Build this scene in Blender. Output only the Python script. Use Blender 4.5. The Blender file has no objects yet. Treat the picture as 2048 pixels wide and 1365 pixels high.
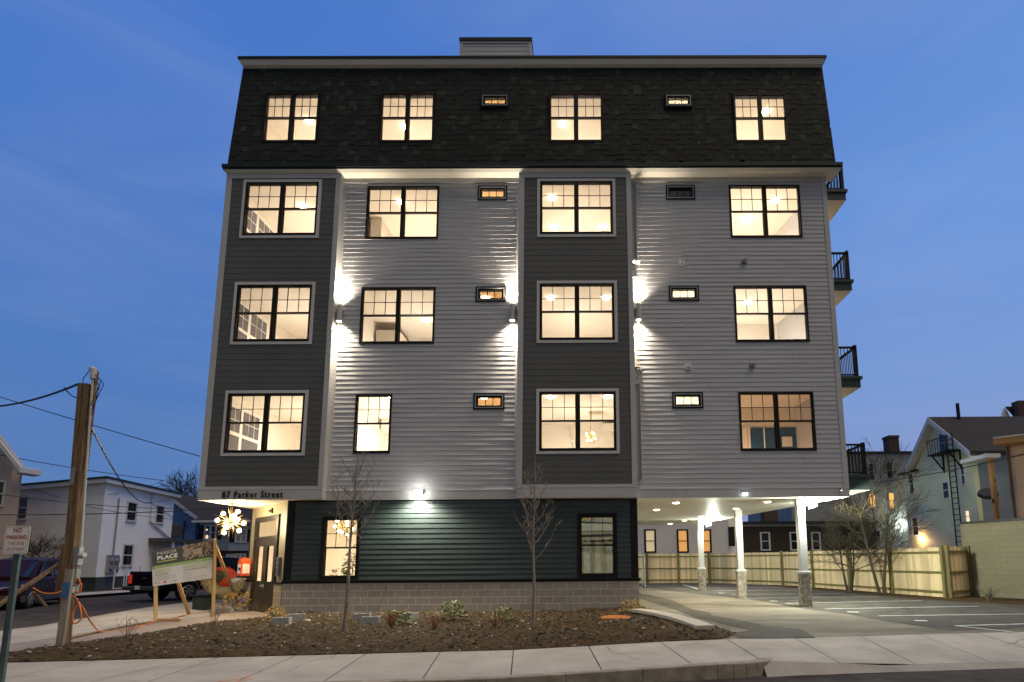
import bpy, math, random
from mathutils import Vector, Matrix
random.seed(7)
PI=math.pi; sin=math.sin; cos=math.cos
S=bpy.context.scene; COL=S.collection
# ------------------------------------------------------------------ camera
F_,PX_,PY_=1093.46,1166.14,969.08
yaw,pitch,roll=.0062,.1388,-.0075
CO=Vector((0,-16.578,1.442))
cf=Vector((sin(yaw)*cos(pitch),cos(yaw)*cos(pitch),sin(pitch)))
cr0=Vector((cos(yaw),-sin(yaw),0)); cu0=cr0.cross(cf)
cr=cr0*cos(roll)+cu0*sin(roll); cu=-cr0*sin(roll)+cu0*cos(roll)
cd=bpy.data.cameras.new('camera'); co=bpy.data.objects.new('camera',cd); COL.objects.link(co); S.camera=co
cd.sensor_width=36; cd.lens=F_/2048*36; cd.shift_x=(1024-PX_)/2048; cd.shift_y=(PY_-682.5)/2048
cd.clip_start=.1; cd.clip_end=3000
m=Matrix((cr,cu,-cf)).transposed().to_4x4(); m.translation=CO; co.matrix_world=m
def ray(x,y): return cf*F_+cr*(x-PX_)-cu*(y-PY_)
def atY(x,y,Y): v=ray(x,y); return CO+v*((Y-CO.y)/v.y)
def atZ(x,y,Z): v=ray(x,y); return CO+v*((Z-CO.z)/v.z)
def atX(x,y,X): v=ray(x,y); return CO+v*((X-CO.x)/v.x)
# ------------------------------------------------------------------ materials
MT={}
def nodes(name):
    m=bpy.data.materials.new(name); m.use_nodes=True; MT[name]=m
    nt=m.node_tree; return m,nt,nt.nodes['Principled BSDF']
def N(nt,t,**k):
    n=nt.nodes.new(t)
    for a,b in k.items(): setattr(n,a,b)
    return n
def L(nt,a,b): nt.links.new(a,b)
def math_(nt,op,a,b=None):
    n=N(nt,'ShaderNodeMath',operation=op)
    for i,v in enumerate((a,b)):
        if v is None: continue
        if isinstance(v,(int,float)): n.inputs[i].default_value=v
        else: L(nt,v,n.inputs[i])
    return n.outputs[0]
def mat(name,c,rough=.6,var=.12,scale=6,bump=0,bscale=30,metal=0,c2=None,stretch=None,lap=None,spec=None,grain=45,ga=.10,la=.12):
    m,nt,b=nodes(name)
    b.inputs['Roughness'].default_value=rough; b.inputs['Metallic'].default_value=metal
    if spec is not None: b.inputs['Specular IOR Level'].default_value=spec
    g=N(nt,'ShaderNodeNewGeometry'); pos=g.outputs['Position']
    if stretch:
        mp=N(nt,'ShaderNodeMapping'); mp.inputs['Scale'].default_value=stretch; L(nt,pos,mp.inputs['Vector']); v=mp.outputs[0]
    else: v=pos
    no=N(nt,'ShaderNodeTexNoise'); no.inputs['Scale'].default_value=scale; no.inputs['Detail'].default_value=6; no.inputs['Roughness'].default_value=.6; L(nt,v,no.inputs['Vector'])
    r=N(nt,'ShaderNodeValToRGB'); r.color_ramp.elements[0].position=.3; r.color_ramp.elements[1].position=.7
    if c2 is None: c2=tuple(x*(1+var) for x in c); c1=tuple(x*(1-var) for x in c)
    else: c1=c
    r.color_ramp.elements[0].color=(*c1,1); r.color_ramp.elements[1].color=(*c2,1)
    L(nt,no.outputs[0],r.inputs[0])
    gn=N(nt,'ShaderNodeTexNoise'); gn.inputs['Scale'].default_value=grain; gn.inputs['Detail'].default_value=3; gn.inputs['Roughness'].default_value=.7; L(nt,v,gn.inputs['Vector'])
    ln=N(nt,'ShaderNodeTexNoise'); ln.inputs['Scale'].default_value=.55; ln.inputs['Detail'].default_value=5; ln.inputs['Roughness'].default_value=.65; L(nt,v,ln.inputs['Vector'])
    gm=math_(nt,'ADD',math_(nt,'MULTIPLY',math_(nt,'SUBTRACT',gn.outputs[0],.5),ga*2),math_(nt,'ADD',1.0,math_(nt,'MULTIPLY',math_(nt,'SUBTRACT',ln.outputs[0],.5),la*2)))
    mxg=N(nt,'ShaderNodeVectorMath',operation='SCALE'); L(nt,r.outputs[0],mxg.inputs[0]); L(nt,gm,mxg.inputs['Scale']); L(nt,mxg.outputs[0],b.inputs['Base Color'])
    h=None
    if bump:
        n2=N(nt,'ShaderNodeTexNoise'); n2.inputs['Scale'].default_value=bscale; n2.inputs['Detail'].default_value=4; L(nt,v,n2.inputs['Vector'])
        bp=N(nt,'ShaderNodeBump'); bp.inputs['Strength'].default_value=bump; bp.inputs['Distance'].default_value=.02
        L(nt,n2.outputs[0],bp.inputs['Height']); L(nt,bp.outputs[0],b.inputs['Normal'])
    if lap:
        sp=N(nt,'ShaderNodeSeparateXYZ'); L(nt,pos,sp.inputs[0])
        fr=math_(nt,'FRACT',math_(nt,'DIVIDE',sp.outputs[2],lap))
        bp=N(nt,'ShaderNodeBump'); bp.inputs['Strength'].default_value=1; bp.inputs['Distance'].default_value=.03; bp.invert=True
        L(nt,fr,bp.inputs['Height']); L(nt,bp.outputs[0],b.inputs['Normal'])
    return m
def emit(name,c,s):
    m,nt,b=nodes(name); b.inputs['Base Color'].default_value=(*c,1)
    b.inputs['Emission Color'].default_value=(*c,1); b.inputs['Emission Strength'].default_value=s
    return m
def brickmat(name,c1,c2,mortar,w,h,ms=.012,ax='x',bump=.5,rough=.85,squash=None):
    m,nt,b=nodes(name); b.inputs['Roughness'].default_value=rough
    g=N(nt,'ShaderNodeNewGeometry'); sp=N(nt,'ShaderNodeSeparateXYZ'); L(nt,g.outputs['Position'],sp.inputs[0])
    cb=N(nt,'ShaderNodeCombineXYZ')
    if ax=='xy': u=math_(nt,'SUBTRACT',sp.outputs[0],sp.outputs[1])
    else: u=sp.outputs[0 if ax=='x' else 1]
    L(nt,u,cb.inputs[0])
    L(nt,sp.outputs[1] if ax=='flat' else sp.outputs[2],cb.inputs[1])
    t=N(nt,'ShaderNodeTexBrick'); L(nt,cb.outputs[0],t.inputs['Vector'])
    t.inputs['Color1'].default_value=(*c1,1);t.inputs['Color2'].default_value=(*c2,1);t.inputs['Mortar'].default_value=(*mortar,1)
    t.inputs['Scale'].default_value=1;t.inputs['Brick Width'].default_value=w;t.inputs['Row Height'].default_value=h;t.inputs['Mortar Size'].default_value=ms
    t.inputs['Mortar Smooth'].default_value=.3
    no=N(nt,'ShaderNodeTexNoise'); no.inputs['Scale'].default_value=22; no.inputs['Detail'].default_value=6; L(nt,g.outputs['Position'],no.inputs['Vector'])
    n3=N(nt,'ShaderNodeTexNoise'); n3.inputs['Scale'].default_value=1.1; n3.inputs['Detail'].default_value=4; L(nt,g.outputs['Position'],n3.inputs['Vector'])
    mx=N(nt,'ShaderNodeMix',data_type='RGBA',blend_type='MULTIPLY'); mx.inputs[0].default_value=.55
    L(nt,t.outputs[0],mx.inputs[6])
    rr=N(nt,'ShaderNodeValToRGB'); rr.color_ramp.elements[0].position=.3;rr.color_ramp.elements[1].position=.75;rr.color_ramp.elements[0].color=(.55,.52,.5,1)
    add=math_(nt,'MULTIPLY',math_(nt,'ADD',no.outputs[0],n3.outputs[0]),.5)
    L(nt,add,rr.inputs[0]); L(nt,rr.outputs[0],mx.inputs[7]); L(nt,mx.outputs[2],b.inputs['Base Color'])
    hh=math_(nt,'ADD',math_(nt,'MULTIPLY',no.outputs[0],.6),math_(nt,'MULTIPLY',t.outputs['Fac'],-.8))
    bp=N(nt,'ShaderNodeBump'); bp.inputs['Strength'].default_value=bump; bp.inputs['Distance'].default_value=.02
    L(nt,hh,bp.inputs['Height']); L(nt,bp.outputs[0],b.inputs['Normal'])
    return m
def glassmat(name,refl=.1,tint=(1,1,1),rough=.0):
    m=bpy.data.materials.new(name); m.use_nodes=True; nt=m.node_tree; MT[name]=m
    for n in list(nt.nodes): nt.nodes.remove(n)
    o=N(nt,'ShaderNodeOutputMaterial'); t=N(nt,'ShaderNodeBsdfTransparent'); t.inputs[0].default_value=(*tint,1)
    g=N(nt,'ShaderNodeBsdfGlossy'); g.inputs['Roughness'].default_value=.02
    mx=N(nt,'ShaderNodeMixShader'); mx.inputs[0].default_value=refl
    L(nt,t.outputs[0],mx.inputs[1]); L(nt,g.outputs[0],mx.inputs[2]); L(nt,mx.outputs[0],o.inputs[0])
    return m
def vcolmat(name,base,amt=1,rough=.85,bump=.5):
    m,nt,b=nodes(name); b.inputs['Roughness'].default_value=rough
    a=N(nt,'ShaderNodeAttribute',attribute_name='tint')
    g=N(nt,'ShaderNodeNewGeometry')
    no=N(nt,'ShaderNodeTexNoise'); no.inputs['Scale'].default_value=40; no.inputs['Detail'].default_value=5; L(nt,g.outputs['Position'],no.inputs['Vector'])
    mx=N(nt,'ShaderNodeMix',data_type='RGBA',blend_type='MULTIPLY'); mx.inputs[0].default_value=.5
    L(nt,a.outputs['Color'],mx.inputs[6]); L(nt,no.outputs[0],mx.inputs[7]); L(nt,mx.outputs[2],b.inputs['Base Color'])
    bp=N(nt,'ShaderNodeBump'); bp.inputs['Strength'].default_value=bump; bp.inputs['Distance'].default_value=.01
    L(nt,no.outputs[0],bp.inputs['Height']); L(nt,bp.outputs[0],b.inputs['Normal'])
    return m
WHITE=mat('white_siding_paint',(.50,.505,.525),.5,.05,1.2,stretch=(.5,.5,3),la=.14)
CORN=mat('brightened_cornice_cream',(.78,.76,.69),.5,.04,1.5)  # brighter than the trim paint, making up for sun the cornice misses
TRIMW=mat('white_trim_paint',(.52,.525,.52),.5,.04,1.5)
CASING=mat('light_casing_paint',(.62,.62,.60),.5,.03,2)
GREY=mat('charcoal_siding_paint',(.105,.11,.105),.6,.10,1.0)
GREEN=mat('dark_green_siding_paint',(.044,.062,.058),.40,.12,1.1,stretch=(.5,.5,3))
BLACKT=mat('black_trim_paint',(.010,.011,.011),.6,.1,spec=.25)
BRONZE=mat('black_window_frame',(.012,.010,.007),.6,.1,spec=.2)
INNERF=mat('grey_aluminium_frame',(.30,.32,.35),.35,.05,metal=.3)
ROOFM=mat('dark_membrane_edge',(.012,.022,.024),.6,.1,spec=.3)
SHING=vcolmat('mansard_shingles',(0,0,0))
CMU=brickmat('split_face_block',(.50,.46,.39),(.42,.385,.33),(.74,.71,.62),.4064,.2032,.012)
CMUD=brickmat('tan_block',(.36,.30,.21),(.33,.27,.19),(.45,.40,.32),.4064,.2032,.012,ax='xy')
CEILP=mat('beadboard_soffit',(.70,.67,.57),.5,.05,2,stretch=(1,40,1))
PLASTER=mat('room_plaster',(.82,.77,.67),.9,.03,1)
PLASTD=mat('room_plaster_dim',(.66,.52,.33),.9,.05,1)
FLOORR=mat('room_floor_wood',(.45,.30,.17),.5,.15,3,stretch=(1,12,1))
GLASS=glassmat('window_glass',.07)
GLASSD=glassmat('dark_window_glass',.25,(.06,.07,.08))
NIGHTP=mat('night_pane',(.10,.10,.12),.08,.1)
BLUEP=mat('painted_dusk_pane',(.015,.07,.15),.5,.15,2)  # dusk sky in the glazing is put into the pane colour
MINT=mat('interior_trim_white',(.85,.83,.78),.6,.02)
TAUPE=mat('taupe_panel',(.30,.255,.165),.5,.08,1.5,stretch=(3,3,.4))
DOORM=mat('dark_bronze_door',(.022,.018,.011),.35,.15)
KICK=mat('steel_kick_plate',(.10,.08,.05),.35,.1,metal=.6)
METAL=mat('grey_metal',(.30,.31,.31),.4,.1,metal=.6)
METALL=mat('pale_painted_metal',(.50,.50,.48),.5,.08)
BRASS=mat('brass',(.55,.38,.14),.3,.1,metal=.9)
LAMPW=emit('warm_lamp',(1,.86,.62),45)
LAMPC=emit('warm_recessed_lamp',(1,.84,.60),22)
LAMPB=emit('cool_flood_lens',(.86,1,.90),45)
LAMPS=emit('sconce_lens',(1,.85,.62),14)
BULB=emit('warm_bulb',(1,.82,.52),22)
RED=mat('red_plastic',(.55,.05,.02),.4,.1)
STONE=mat('ledge_stone',(.20,.17,.13),.9,.1,9,.9,12,c2=(.62,.58,.50))
CONC=mat('pale_concrete_walk',(.35,.325,.275),.9,.1,1.3,.15,90,c2=(.49,.455,.385),spec=.2,grain=120,ga=.25,la=.35)
CONCJ=mat('joint_dark',(.10,.09,.075),.9,.1)
CURB=mat('granite_kerb',(.22,.19,.14),.9,.1,5,.5,60,c2=(.42,.36,.27))
ASPH=mat('worn_asphalt',(.055,.048,.042),.95,.1,2.2,.5,150,c2=(.10,.088,.076),spec=.1,ga=.3,la=.4,grain=90)
ASPHL=mat('old_grey_asphalt',(.14,.127,.10),.9,.1,.9,.4,140,c2=(.25,.23,.18),stretch=(.5,1.6,1),spec=.15,ga=.3,la=.5,grain=110)
ASPHD=mat('fresh_black_asphalt',(.062,.058,.048),.85,.1,1.5,.4,150,c2=(.11,.104,.088),spec=.15,ga=.35,la=.5,grain=110)
PAINT=mat('road_line_paint',(.58,.60,.56),.7,.3,9,ga=.4,la=.3)
ORP=mat('orange_marking_paint',(.75,.30,.15),.8,.2,20)
MULCH=mat('dark_bark_mulch',(.032,.021,.009),.95,.1,16,1,45,c2=(.125,.082,.038),spec=.1)
CHIP=vcolmat('mulch_chips',(0,0,0),bump=.2)
EARTH=mat('dark_earth',(.03,.026,.018),.95,.1,3,.6,30,c2=(.07,.06,.04))
PAVER=brickmat('clay_pavers',(.40,.33,.27),(.33,.26,.22),(.20,.17,.14),.22,.11,.008,ax='flat',bump=.3)
WOODP=mat('weathered_post_wood',(.07,.042,.02),.85,.1,3,.6,20,c2=(.32,.20,.095),stretch=(7,7,.6))
WOODG=mat('grey_stake_wood',(.22,.19,.14),.85,.1,3,.4,20,c2=(.36,.32,.26),stretch=(6,6,.5))
WOODN=mat('new_pine',(.50,.32,.13),.7,.1,3,.3,20,c2=(.66,.45,.20),stretch=(6,6,.5))
FENCEW=vcolmat('cedar_fence_boards',(0,0,0),bump=.4)
FENCEP=mat('green_treated_post',(.14,.125,.045),.8,.1,3,.3,20,c2=(.24,.20,.08),stretch=(6,6,.6))
CABLEB=mat('black_cable',(.012,.014,.018),.5,.1)
CABLEO=mat('orange_cord',(.75,.20,.03),.5,.1)
BARK=mat('young_tree_bark',(.16,.135,.10),.85,.1,8,.4,60,c2=(.34,.29,.21))
BARKD=mat('dark_tree_bark',(.035,.03,.025),.9,.1,8)
LEAFG=mat('green_leaves',(.09,.14,.03),.5,.1,14,c2=(.34,.38,.11))
LEAFY=mat('golden_leaves',(.32,.19,.03),.6,.1,14,c2=(.62,.42,.08))
LEAFR=mat('rusty_twigs',(.18,.06,.02),.7,.1,14,c2=(.34,.14,.05))
BLKC=mat('grey_concrete_block',(.36,.36,.34),.9,.08,10,.4,60)
TERRA=mat('orange_plastic_cover',(.50,.17,.025),.55,.1,5)
BENCH=mat('pale_cast_stone',(.50,.45,.36),.8,.06,5,.2,60)
SIGNW=mat('white_sheeting',(.92,.86,.78),.4,.02); SIGNR=mat('red_sign_ink',(.50,.10,.05),.5,.05); SIGNP=mat('faded_sign_ink',(.62,.42,.34),.5,.05)
GALV=mat('galvanised_post',(.10,.15,.14),.45,.15,metal=.5)
VPURP=mat('maroon_car_paint',(.024,.004,.007),.35,.1,spec=.15); VBLK=mat('black_truck_paint',(.007,.007,.008),.25,.1,spec=.4)
VGREY=mat('car_cladding',(.06,.06,.055),.5,.1); TYRE=mat('tyre_rubber',(.012,.012,.012),.9,.1); RIM=mat('alloy_rim',(.45,.44,.42),.3,.1,metal=.8)
CARGL=mat('car_glass',(.012,.016,.02),.08,.1,spec=.5); TAIL=emit('tail_light_lens',(.8,.03,.01),.35); HEADL=mat('head_light_lens',(.55,.55,.52),.15,.1)
# ------------------------------------------------------------------ mesh builder
ORI={}
class MB:
    def __init__(s): s.v=[];s.f=[];s.t=[]
    def add(s,vs,fs,tint=None):
        o=len(s.v); s.v+= [tuple(p) for p in vs]; s.f+=[tuple(i+o for i in f) for f in fs]; s.t+=[tint]*len(fs); return s
    def quad(s,a,b,c,d,tint=None): return s.add([a,b,c,d],[(0,1,2,3)],tint)
    def box(s,x0,x1,y0,y1,z0,z1,tint=None):
        v=[(x,y,z) for z in(z0,z1) for y in(y0,y1) for x in(x0,x1)]
        return s.add(v,[(0,2,3,1),(4,5,7,6),(0,1,5,4),(2,6,7,3),(0,4,6,2),(1,3,7,5)],tint)
    def hexa(s,b,t,tint=None):  # b,t four corner points each (same order)
        return s.add(list(b)+list(t),[(3,2,1,0),(4,5,6,7),(0,1,5,4),(1,2,6,5),(2,3,7,6),(3,0,4,7)],tint)
    def beam(s,a,b,w,d,up=(0,0,1),tint=None):
        a=Vector(a);b=Vector(b);ax=(b-a).normalized();u=Vector(up)
        if abs(ax.dot(u))>.95:u=Vector((0,1,0))
        x=ax.cross(u).normalized();y=x.cross(ax).normalized()
        c=[x*w/2*i+y*d/2*j for i,j in((-1,-1),(1,-1),(1,1),(-1,1))]
        return s.hexa([a+k for k in c],[b+k for k in c],tint)
    def prism(s,poly,z0,z1,tint=None):
        n=len(poly); z0f=z0 if callable(z0) else (lambda x,y:z0); z1f=z1 if callable(z1) else (lambda x,y:z1)
        v=[(x,y,z0f(x,y)) for x,y in poly]+[(x,y,z1f(x,y)) for x,y in poly]
        return s.add(v,[tuple(range(n))[::-1],tuple(range(n,2*n))]+[(i,(i+1)%n,n+(i+1)%n,n+i) for i in range(n)],tint)
    def tube(s,pts,r,n=6,cap=True,tint=None):
        pts=[Vector(p) for p in pts]; k=len(pts)
        rs=r if isinstance(r,(list,tuple)) else [r]*k
        v=[];f=[];ref=None
        for i,p in enumerate(pts):
            t=(pts[min(i+1,k-1)]-pts[max(i-1,0)])
            t=t.normalized() if t.length>1e-9 else Vector((0,0,1))
            if ref is None: ref=Vector((1,0,0)) if abs(t.x)<.8 else Vector((0,1,0))
            x=(ref-t*ref.dot(t)).normalized(); ref=x; y=t.cross(x)
            for j in range(n):
                a=2*PI*j/n; v.append(p+(x*cos(a)+y*sin(a))*rs[i])
        for i in range(k-1):
            for j in range(n):
                f.append((i*n+j,i*n+(j+1)%n,(i+1)*n+(j+1)%n,(i+1)*n+j))
        if cap: f.append(tuple(range(n))[::-1]); f.append(tuple((k-1)*n+j for j in range(n)))
        return s.add(v,f,tint)
    def cyl(s,a,b,r,n=16,r2=None): return s.tube([a,b],[r,r if r2 is None else r2],n)
    def ball(s,c,r,n=10,m=7,sc=(1,1,1)):
        v=[];f=[]
        for i in range(m+1):
            th=PI*i/m
            for j in range(n):
                a=2*PI*j/n; v.append((c[0]+r*sc[0]*sin(th)*cos(a),c[1]+r*sc[1]*sin(th)*sin(a),c[2]+r*sc[2]*cos(th)))
        for i in range(m):
            for j in range(n): f.append((i*n+j,(i+1)*n+j,(i+1)*n+(j+1)%n,i*n+(j+1)%n))
        return s.add(v,f)
    def build(s,name,material,parent=None,origin=None,smooth=False,bevel=0,label=None):
        o=origin if origin is not None else (ORI.get(parent,Vector((0,0,0))) if parent else Vector((0,0,0)))
        o=Vector(o)
        me=bpy.data.meshes.new(name); me.from_pydata([tuple(Vector(p)-o) for p in s.v],[],s.f)
        mats=material if isinstance(material,list) else [material]
        for m_ in mats: me.materials.append(m_)
        if any(t is not None for t in s.t):
            if isinstance(next(t for t in s.t if t is not None),int):
                for p,t in zip(me.polygons,s.t): p.material_index=t or 0
            else:
                ca=me.color_attributes.new('tint','FLOAT_COLOR','CORNER')
                for p,t in zip(me.polygons,s.t):
                    for li in p.loop_indices: ca.data[li].color=(*t,1)
        if smooth:
            for p in me.polygons:p.use_smooth=True
        ob=bpy.data.objects.new(name,me); COL.objects.link(ob); ORI[ob]=o
        if parent: ob.parent=parent
        else: ob.location=o
        if bevel:
            b=ob.modifiers.new('bevel','BEVEL'); b.width=bevel; b.segments=2; b.limit_method='ANGLE'
        if label: ob['label']=label
        return ob
def thing(name,label,cat,loc=(0,0,0),group=None):
    o=bpy.data.objects.new(name,None); COL.objects.link(o); o.location=loc; ORI[o]=Vector(loc); o.empty_display_size=.2
    return tag(o,label,cat,group)
def tag(o,label,cat,group=None):
    o['label']=label; o['category']=cat
    if group:o['group']=group
    return o
def struct(o,kind='structure',label=None,cat=None):
    o['kind']=kind
    if label:o['label']=label
    if cat:o['category']=cat
    return o
def copy_tree(o,loc=None,rz=None,label=None,parent=None):
    c=o.copy(); COL.objects.link(c); c.parent=parent; ORI[c]=ORI.get(o,Vector())
    for ch in list(o.children): copy_tree(ch,parent=c)
    if loc is not None:c.location=loc
    if rz is not None:c.rotation_euler=(0,0,rz)
    if label:c['label']=label
    return c
def text_into(mb,s,size,fn,sx=1,align='LEFT',depth=0,spacing=1,bold=0,tint=None):
    cu_=bpy.data.curves.new('t','FONT'); cu_.body=s; cu_.size=size; cu_.align_x=align; cu_.space_character=spacing; cu_.offset=bold; cu_.extrude=depth; cu_.resolution_u=4
    ob=bpy.data.objects.new('t',cu_); COL.objects.link(ob)
    bpy.context.view_layer.update()
    me=bpy.data.meshes.new_from_object(ob.evaluated_get(bpy.context.evaluated_depsgraph_get()))
    mb.add([fn(v.co.x*sx,v.co.y,v.co.z) for v in me.vertices],[tuple(p.vertices) for p in me.polygons],tint)
    bpy.data.objects.remove(ob); bpy.data.meshes.remove(me); bpy.data.curves.remove(cu_)
def lamp(name,kind,loc,energy,color,parent=None,**k):
    l=bpy.data.lights.new(name,kind); l.energy=energy; l.color=color
    for a,b in k.items():
        if a not in('dir',): setattr(l,a,b)
    o=bpy.data.objects.new(name,l); COL.objects.link(o)
    o.location=Vector(loc)-(ORI.get(parent,Vector()) if parent else Vector())
    if 'dir' in k: o.rotation_euler=Vector(k['dir']).to_track_quat('-Z','Y').to_euler()
    if parent:o.parent=parent
    return o
def cl(v,a=0,b=1): return max(a,min(b,v))
# ------------------------------------------------------------------ ground levels
def gz(x,y=0): return -.1+.0333*cl(x+1,0,3)
def gl(x,y): return -.13+.05*cl(y+2,0,4)*cl((-11.4-x)/2.4)
def yin(x): return -6.55+.105*x
def yout(x): return -8.74+.105*x
def grid(mb,xs,ys,fz,tint=None):
    v=[(x,y,fz(x,y)) for y in ys for x in xs]; n=len(xs)
    return mb.add(v,[(j*n+i,j*n+i+1,(j+1)*n+i+1,(j+1)*n+i) for j in range(len(ys)-1) for i in range(n-1)],tint)
def lin(a,b,n): return [a+(b-a)*i/n for i in range(n+1)]
# earth to horizon + roads
mb=MB(); mb.quad((-900,-300,-.62),(900,-300,-.62),(900,1500,-.62),(-900,1500,-.62)); struct(mb.build('ground',EARTH))
mb=MB(); grid(mb,[-80,-40,-20,-10,-1,3,10,40,90],lin(-45,-6,6),lambda x,y:-.25+.07*cl((x+1)/4)); struct(mb.build('main_road',ASPH))
def roadz(x,y): return -.248+.18*cl((y+2)/4)
mb=MB(); grid(mb,lin(-23,-12.5,4),[-7,-4,-2,-1,0,1,2,4,10,20,40,80,160],roadz); struct(mb.build('side_road',ASPH))
# left land beyond the side road
mb=MB(); mb.prism([(-300,-6),(-22.6,-6),(-22.6,200),(-300,200)],-.6,lambda x,y:.02); struct(mb.build('far_lot_ground',EARTH))
mb=MB(); grid(mb,[-24.4,-22.4],[-6,-2,0,2,10,40,120],lambda x,y:roadz(x,y)+.14)
mb.quad((-22.4,-6,-.3),(-22.4,120,-.3),(-22.4,120,.08),(-22.4,-2,-.1)); struct(mb.build('far_sidewalk',CONC))
# land slab under the lot
mb=MB(); mb.prism([(-14,-9.2),(-3,-8.95),(1.5,-8.5),(40,-4.5),(300,30),(300,300),(-14,300)],-.6,-.22); struct(mb.build('lot_ground',EARTH))
# side-street sidewalk
mb=MB()
ys=[-6.8,-5.2,-3.6,-2.0,-.4,1.2,2.8,4.4,6,12,24,48]
for a,b in zip(ys,ys[1:]):
    for xa,xb in((-13.95,-12.65),(-12.63,-11.42)):
        v=[(x,y,gl(x,y)) for x,y in((xa,a+.012),(xb,a+.012),(xb,b),(xa,b))]
        mb.hexa([(x,y,-.3) for x,y,z in v],v)
struct(mb.build('side_sidewalk',CONC))
mb=MB(); k=[-6.8,-2,0,2,48]
for a,b in zip(k,k[1:]): mb.hexa([(-14.1,a,-.3),(-13.95,a,-.3),(-13.95,b,-.3),(-14.1,b,-.3)],[(-14.1,a,gl(-14,a)-.004),(-13.95,a,gl(-14,a)-.004),(-13.95,b,gl(-14,b)-.004),(-14.1,b,gl(-14,b)-.004)])
struct(mb.build('side_kerb',CURB))
# pavers from the street corner to the door
mb=MB(); mb.prism([(-11.4,-6.6),(-10.0,-6.6),(-9.75,-5.0),(-9.6,-2.3),(-8.7,-.3),(-8.7,.2),(-11.3,2.8),(-11.4,2.8)],-.25,-.118); struct(mb.build('paver_path',PAVER))
# front sidewalk slabs
mb=MB(); jx=[-15.5,-13.7,-11.9,-10.1,-8.3]
jn=[(297,1364,425.5,1319),(473,1364,581,1316),(651,1361,730,1309),(848,1354,880,1305),(1022,1350,1027,1300),(1200,1340,1176,1295),(1386,1335.5,1321,1288),(1538,1331,1461,1283),(1749,1348.6,1597,1279.5),(1911,1342.6,1733,1277)]
js=[((x-.05,yout(x)),(x+.05,yin(x))) for x in(-13.9,-12.4,-10.9,-9.4,-7.9,-6.45)]
xo=[-5.05,-3.7,-2.2,-1.0,.2,1.45,2.7,4.2,5.6,7.0,8.4,9.8,11.2,12.6]
for q in jn:
    zz=-.1+(.05 if q[0]>1300 else 0)+(.05 if q[0]>1450 else 0); a=atZ(q[0],q[1],zz); b=atZ(q[2],q[3],zz)
    mx_=(a.x+b.x)/2; sl=(b.x-a.x)/(b.y-a.y)
    js.append(((mx_+sl*(yout(mx_)-(a.y+b.y)/2),yout(mx_)),(mx_+sl*(yin(mx_)-(a.y+b.y)/2),yin(mx_))))
for i in range(1,6):
    dx=js[-1][0][0]-js[-2][0][0]; dx=max(1.2,min(dx,1.6)); p,q=js[-1]; js.append(((p[0]+dx,yout(p[0]+dx)),(q[0]+dx,yin(q[0]+dx))))
SLABS=js
def slabz(x,y):
    # apron dips to the road east of the kerb end
    return gz(x)-cl((x-2.9)/1.6)*cl((yin(x)-y)/2.3)*.12
for (p0,q0),(p1,q1) in zip(js,js[1:]):
    g=.008; c=[(p0[0]+g,p0[1]+.0),(p1[0]-g,p1[1]),(q1[0]-g,q1[1]),(q0[0]+g,q0[1])]
    for k0,k1 in((0,.5),(.5,1)):
        A=[c[0][0]+(c[3][0]-c[0][0])*k0,c[0][1]+(c[3][1]-c[0][1])*k0];B=[c[1][0]+(c[2][0]-c[1][0])*k0,c[1][1]+(c[2][1]-c[1][1])*k0]
        D=[c[0][0]+(c[3][0]-c[0][0])*k1,c[0][1]+(c[3][1]-c[0][1])*k1];E_=[c[1][0]+(c[2][0]-c[1][0])*k1,c[1][1]+(c[2][1]-c[1][1])*k1]
        mb.quad(*[(x,y,slabz(x,y)) for x,y in(A,B,E_,D)])
for a,b in zip(lin(2.6,14,12),lin(2.6,14,12)[1:]):
    mb.quad((a,yout(a)-.20,-.195),(b,yout(b)-.20,-.195),(b,yout(b),slabz(b,yout(b))-.001),(a,yout(a),slabz(a,yout(a))-.001))
struct(mb.build('front_sidewalk',CONC))
mb=MB(); 
for a,b in zip(lin(-15,14,29),lin(-15,14,29)[1:]):
    mb.quad(*[(x,y,slabz(x,y)-.035) for x,y in((a,yout(a)),(b,yout(b)),(b,yin(b)),(a,yin(a)))])
struct(mb.build('sidewalk_joint_bed',CONCJ))
# kerb with rounded end at the drive
mb=MB()
top=[(x,yout(x)-.16) for x in lin(-15,1.9,16)]; inn=[(x,yout(x)-.003) for x in lin(-15,1.9,16)]
ex=2.62
top+=[(1.9+(ex+.2-1.9)*sin(t),yout(2)-.16+.42*(1-cos(t))) for t in lin(.25,PI/2,6)]
inn+=[(1.9+(ex-1.9)*sin(t),yout(2)-.003+.30*(1-cos(t))) for t in lin(.25,PI/2,6)]
for i in range(len(top)-1):
    z0,z1=gz(top[i][0])+.004,gz(top[i+1][0])+.004
    mb.hexa([(*top[i],-.4),(*top[i+1],-.4),(*inn[i+1],-.4),(*inn[i],-.4)],[(*top[i],z0),(*top[i+1],z1),(*inn[i+1],z1),(*inn[i],z0)])
struct(mb.build('kerb',CURB,bevel=.015))
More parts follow.
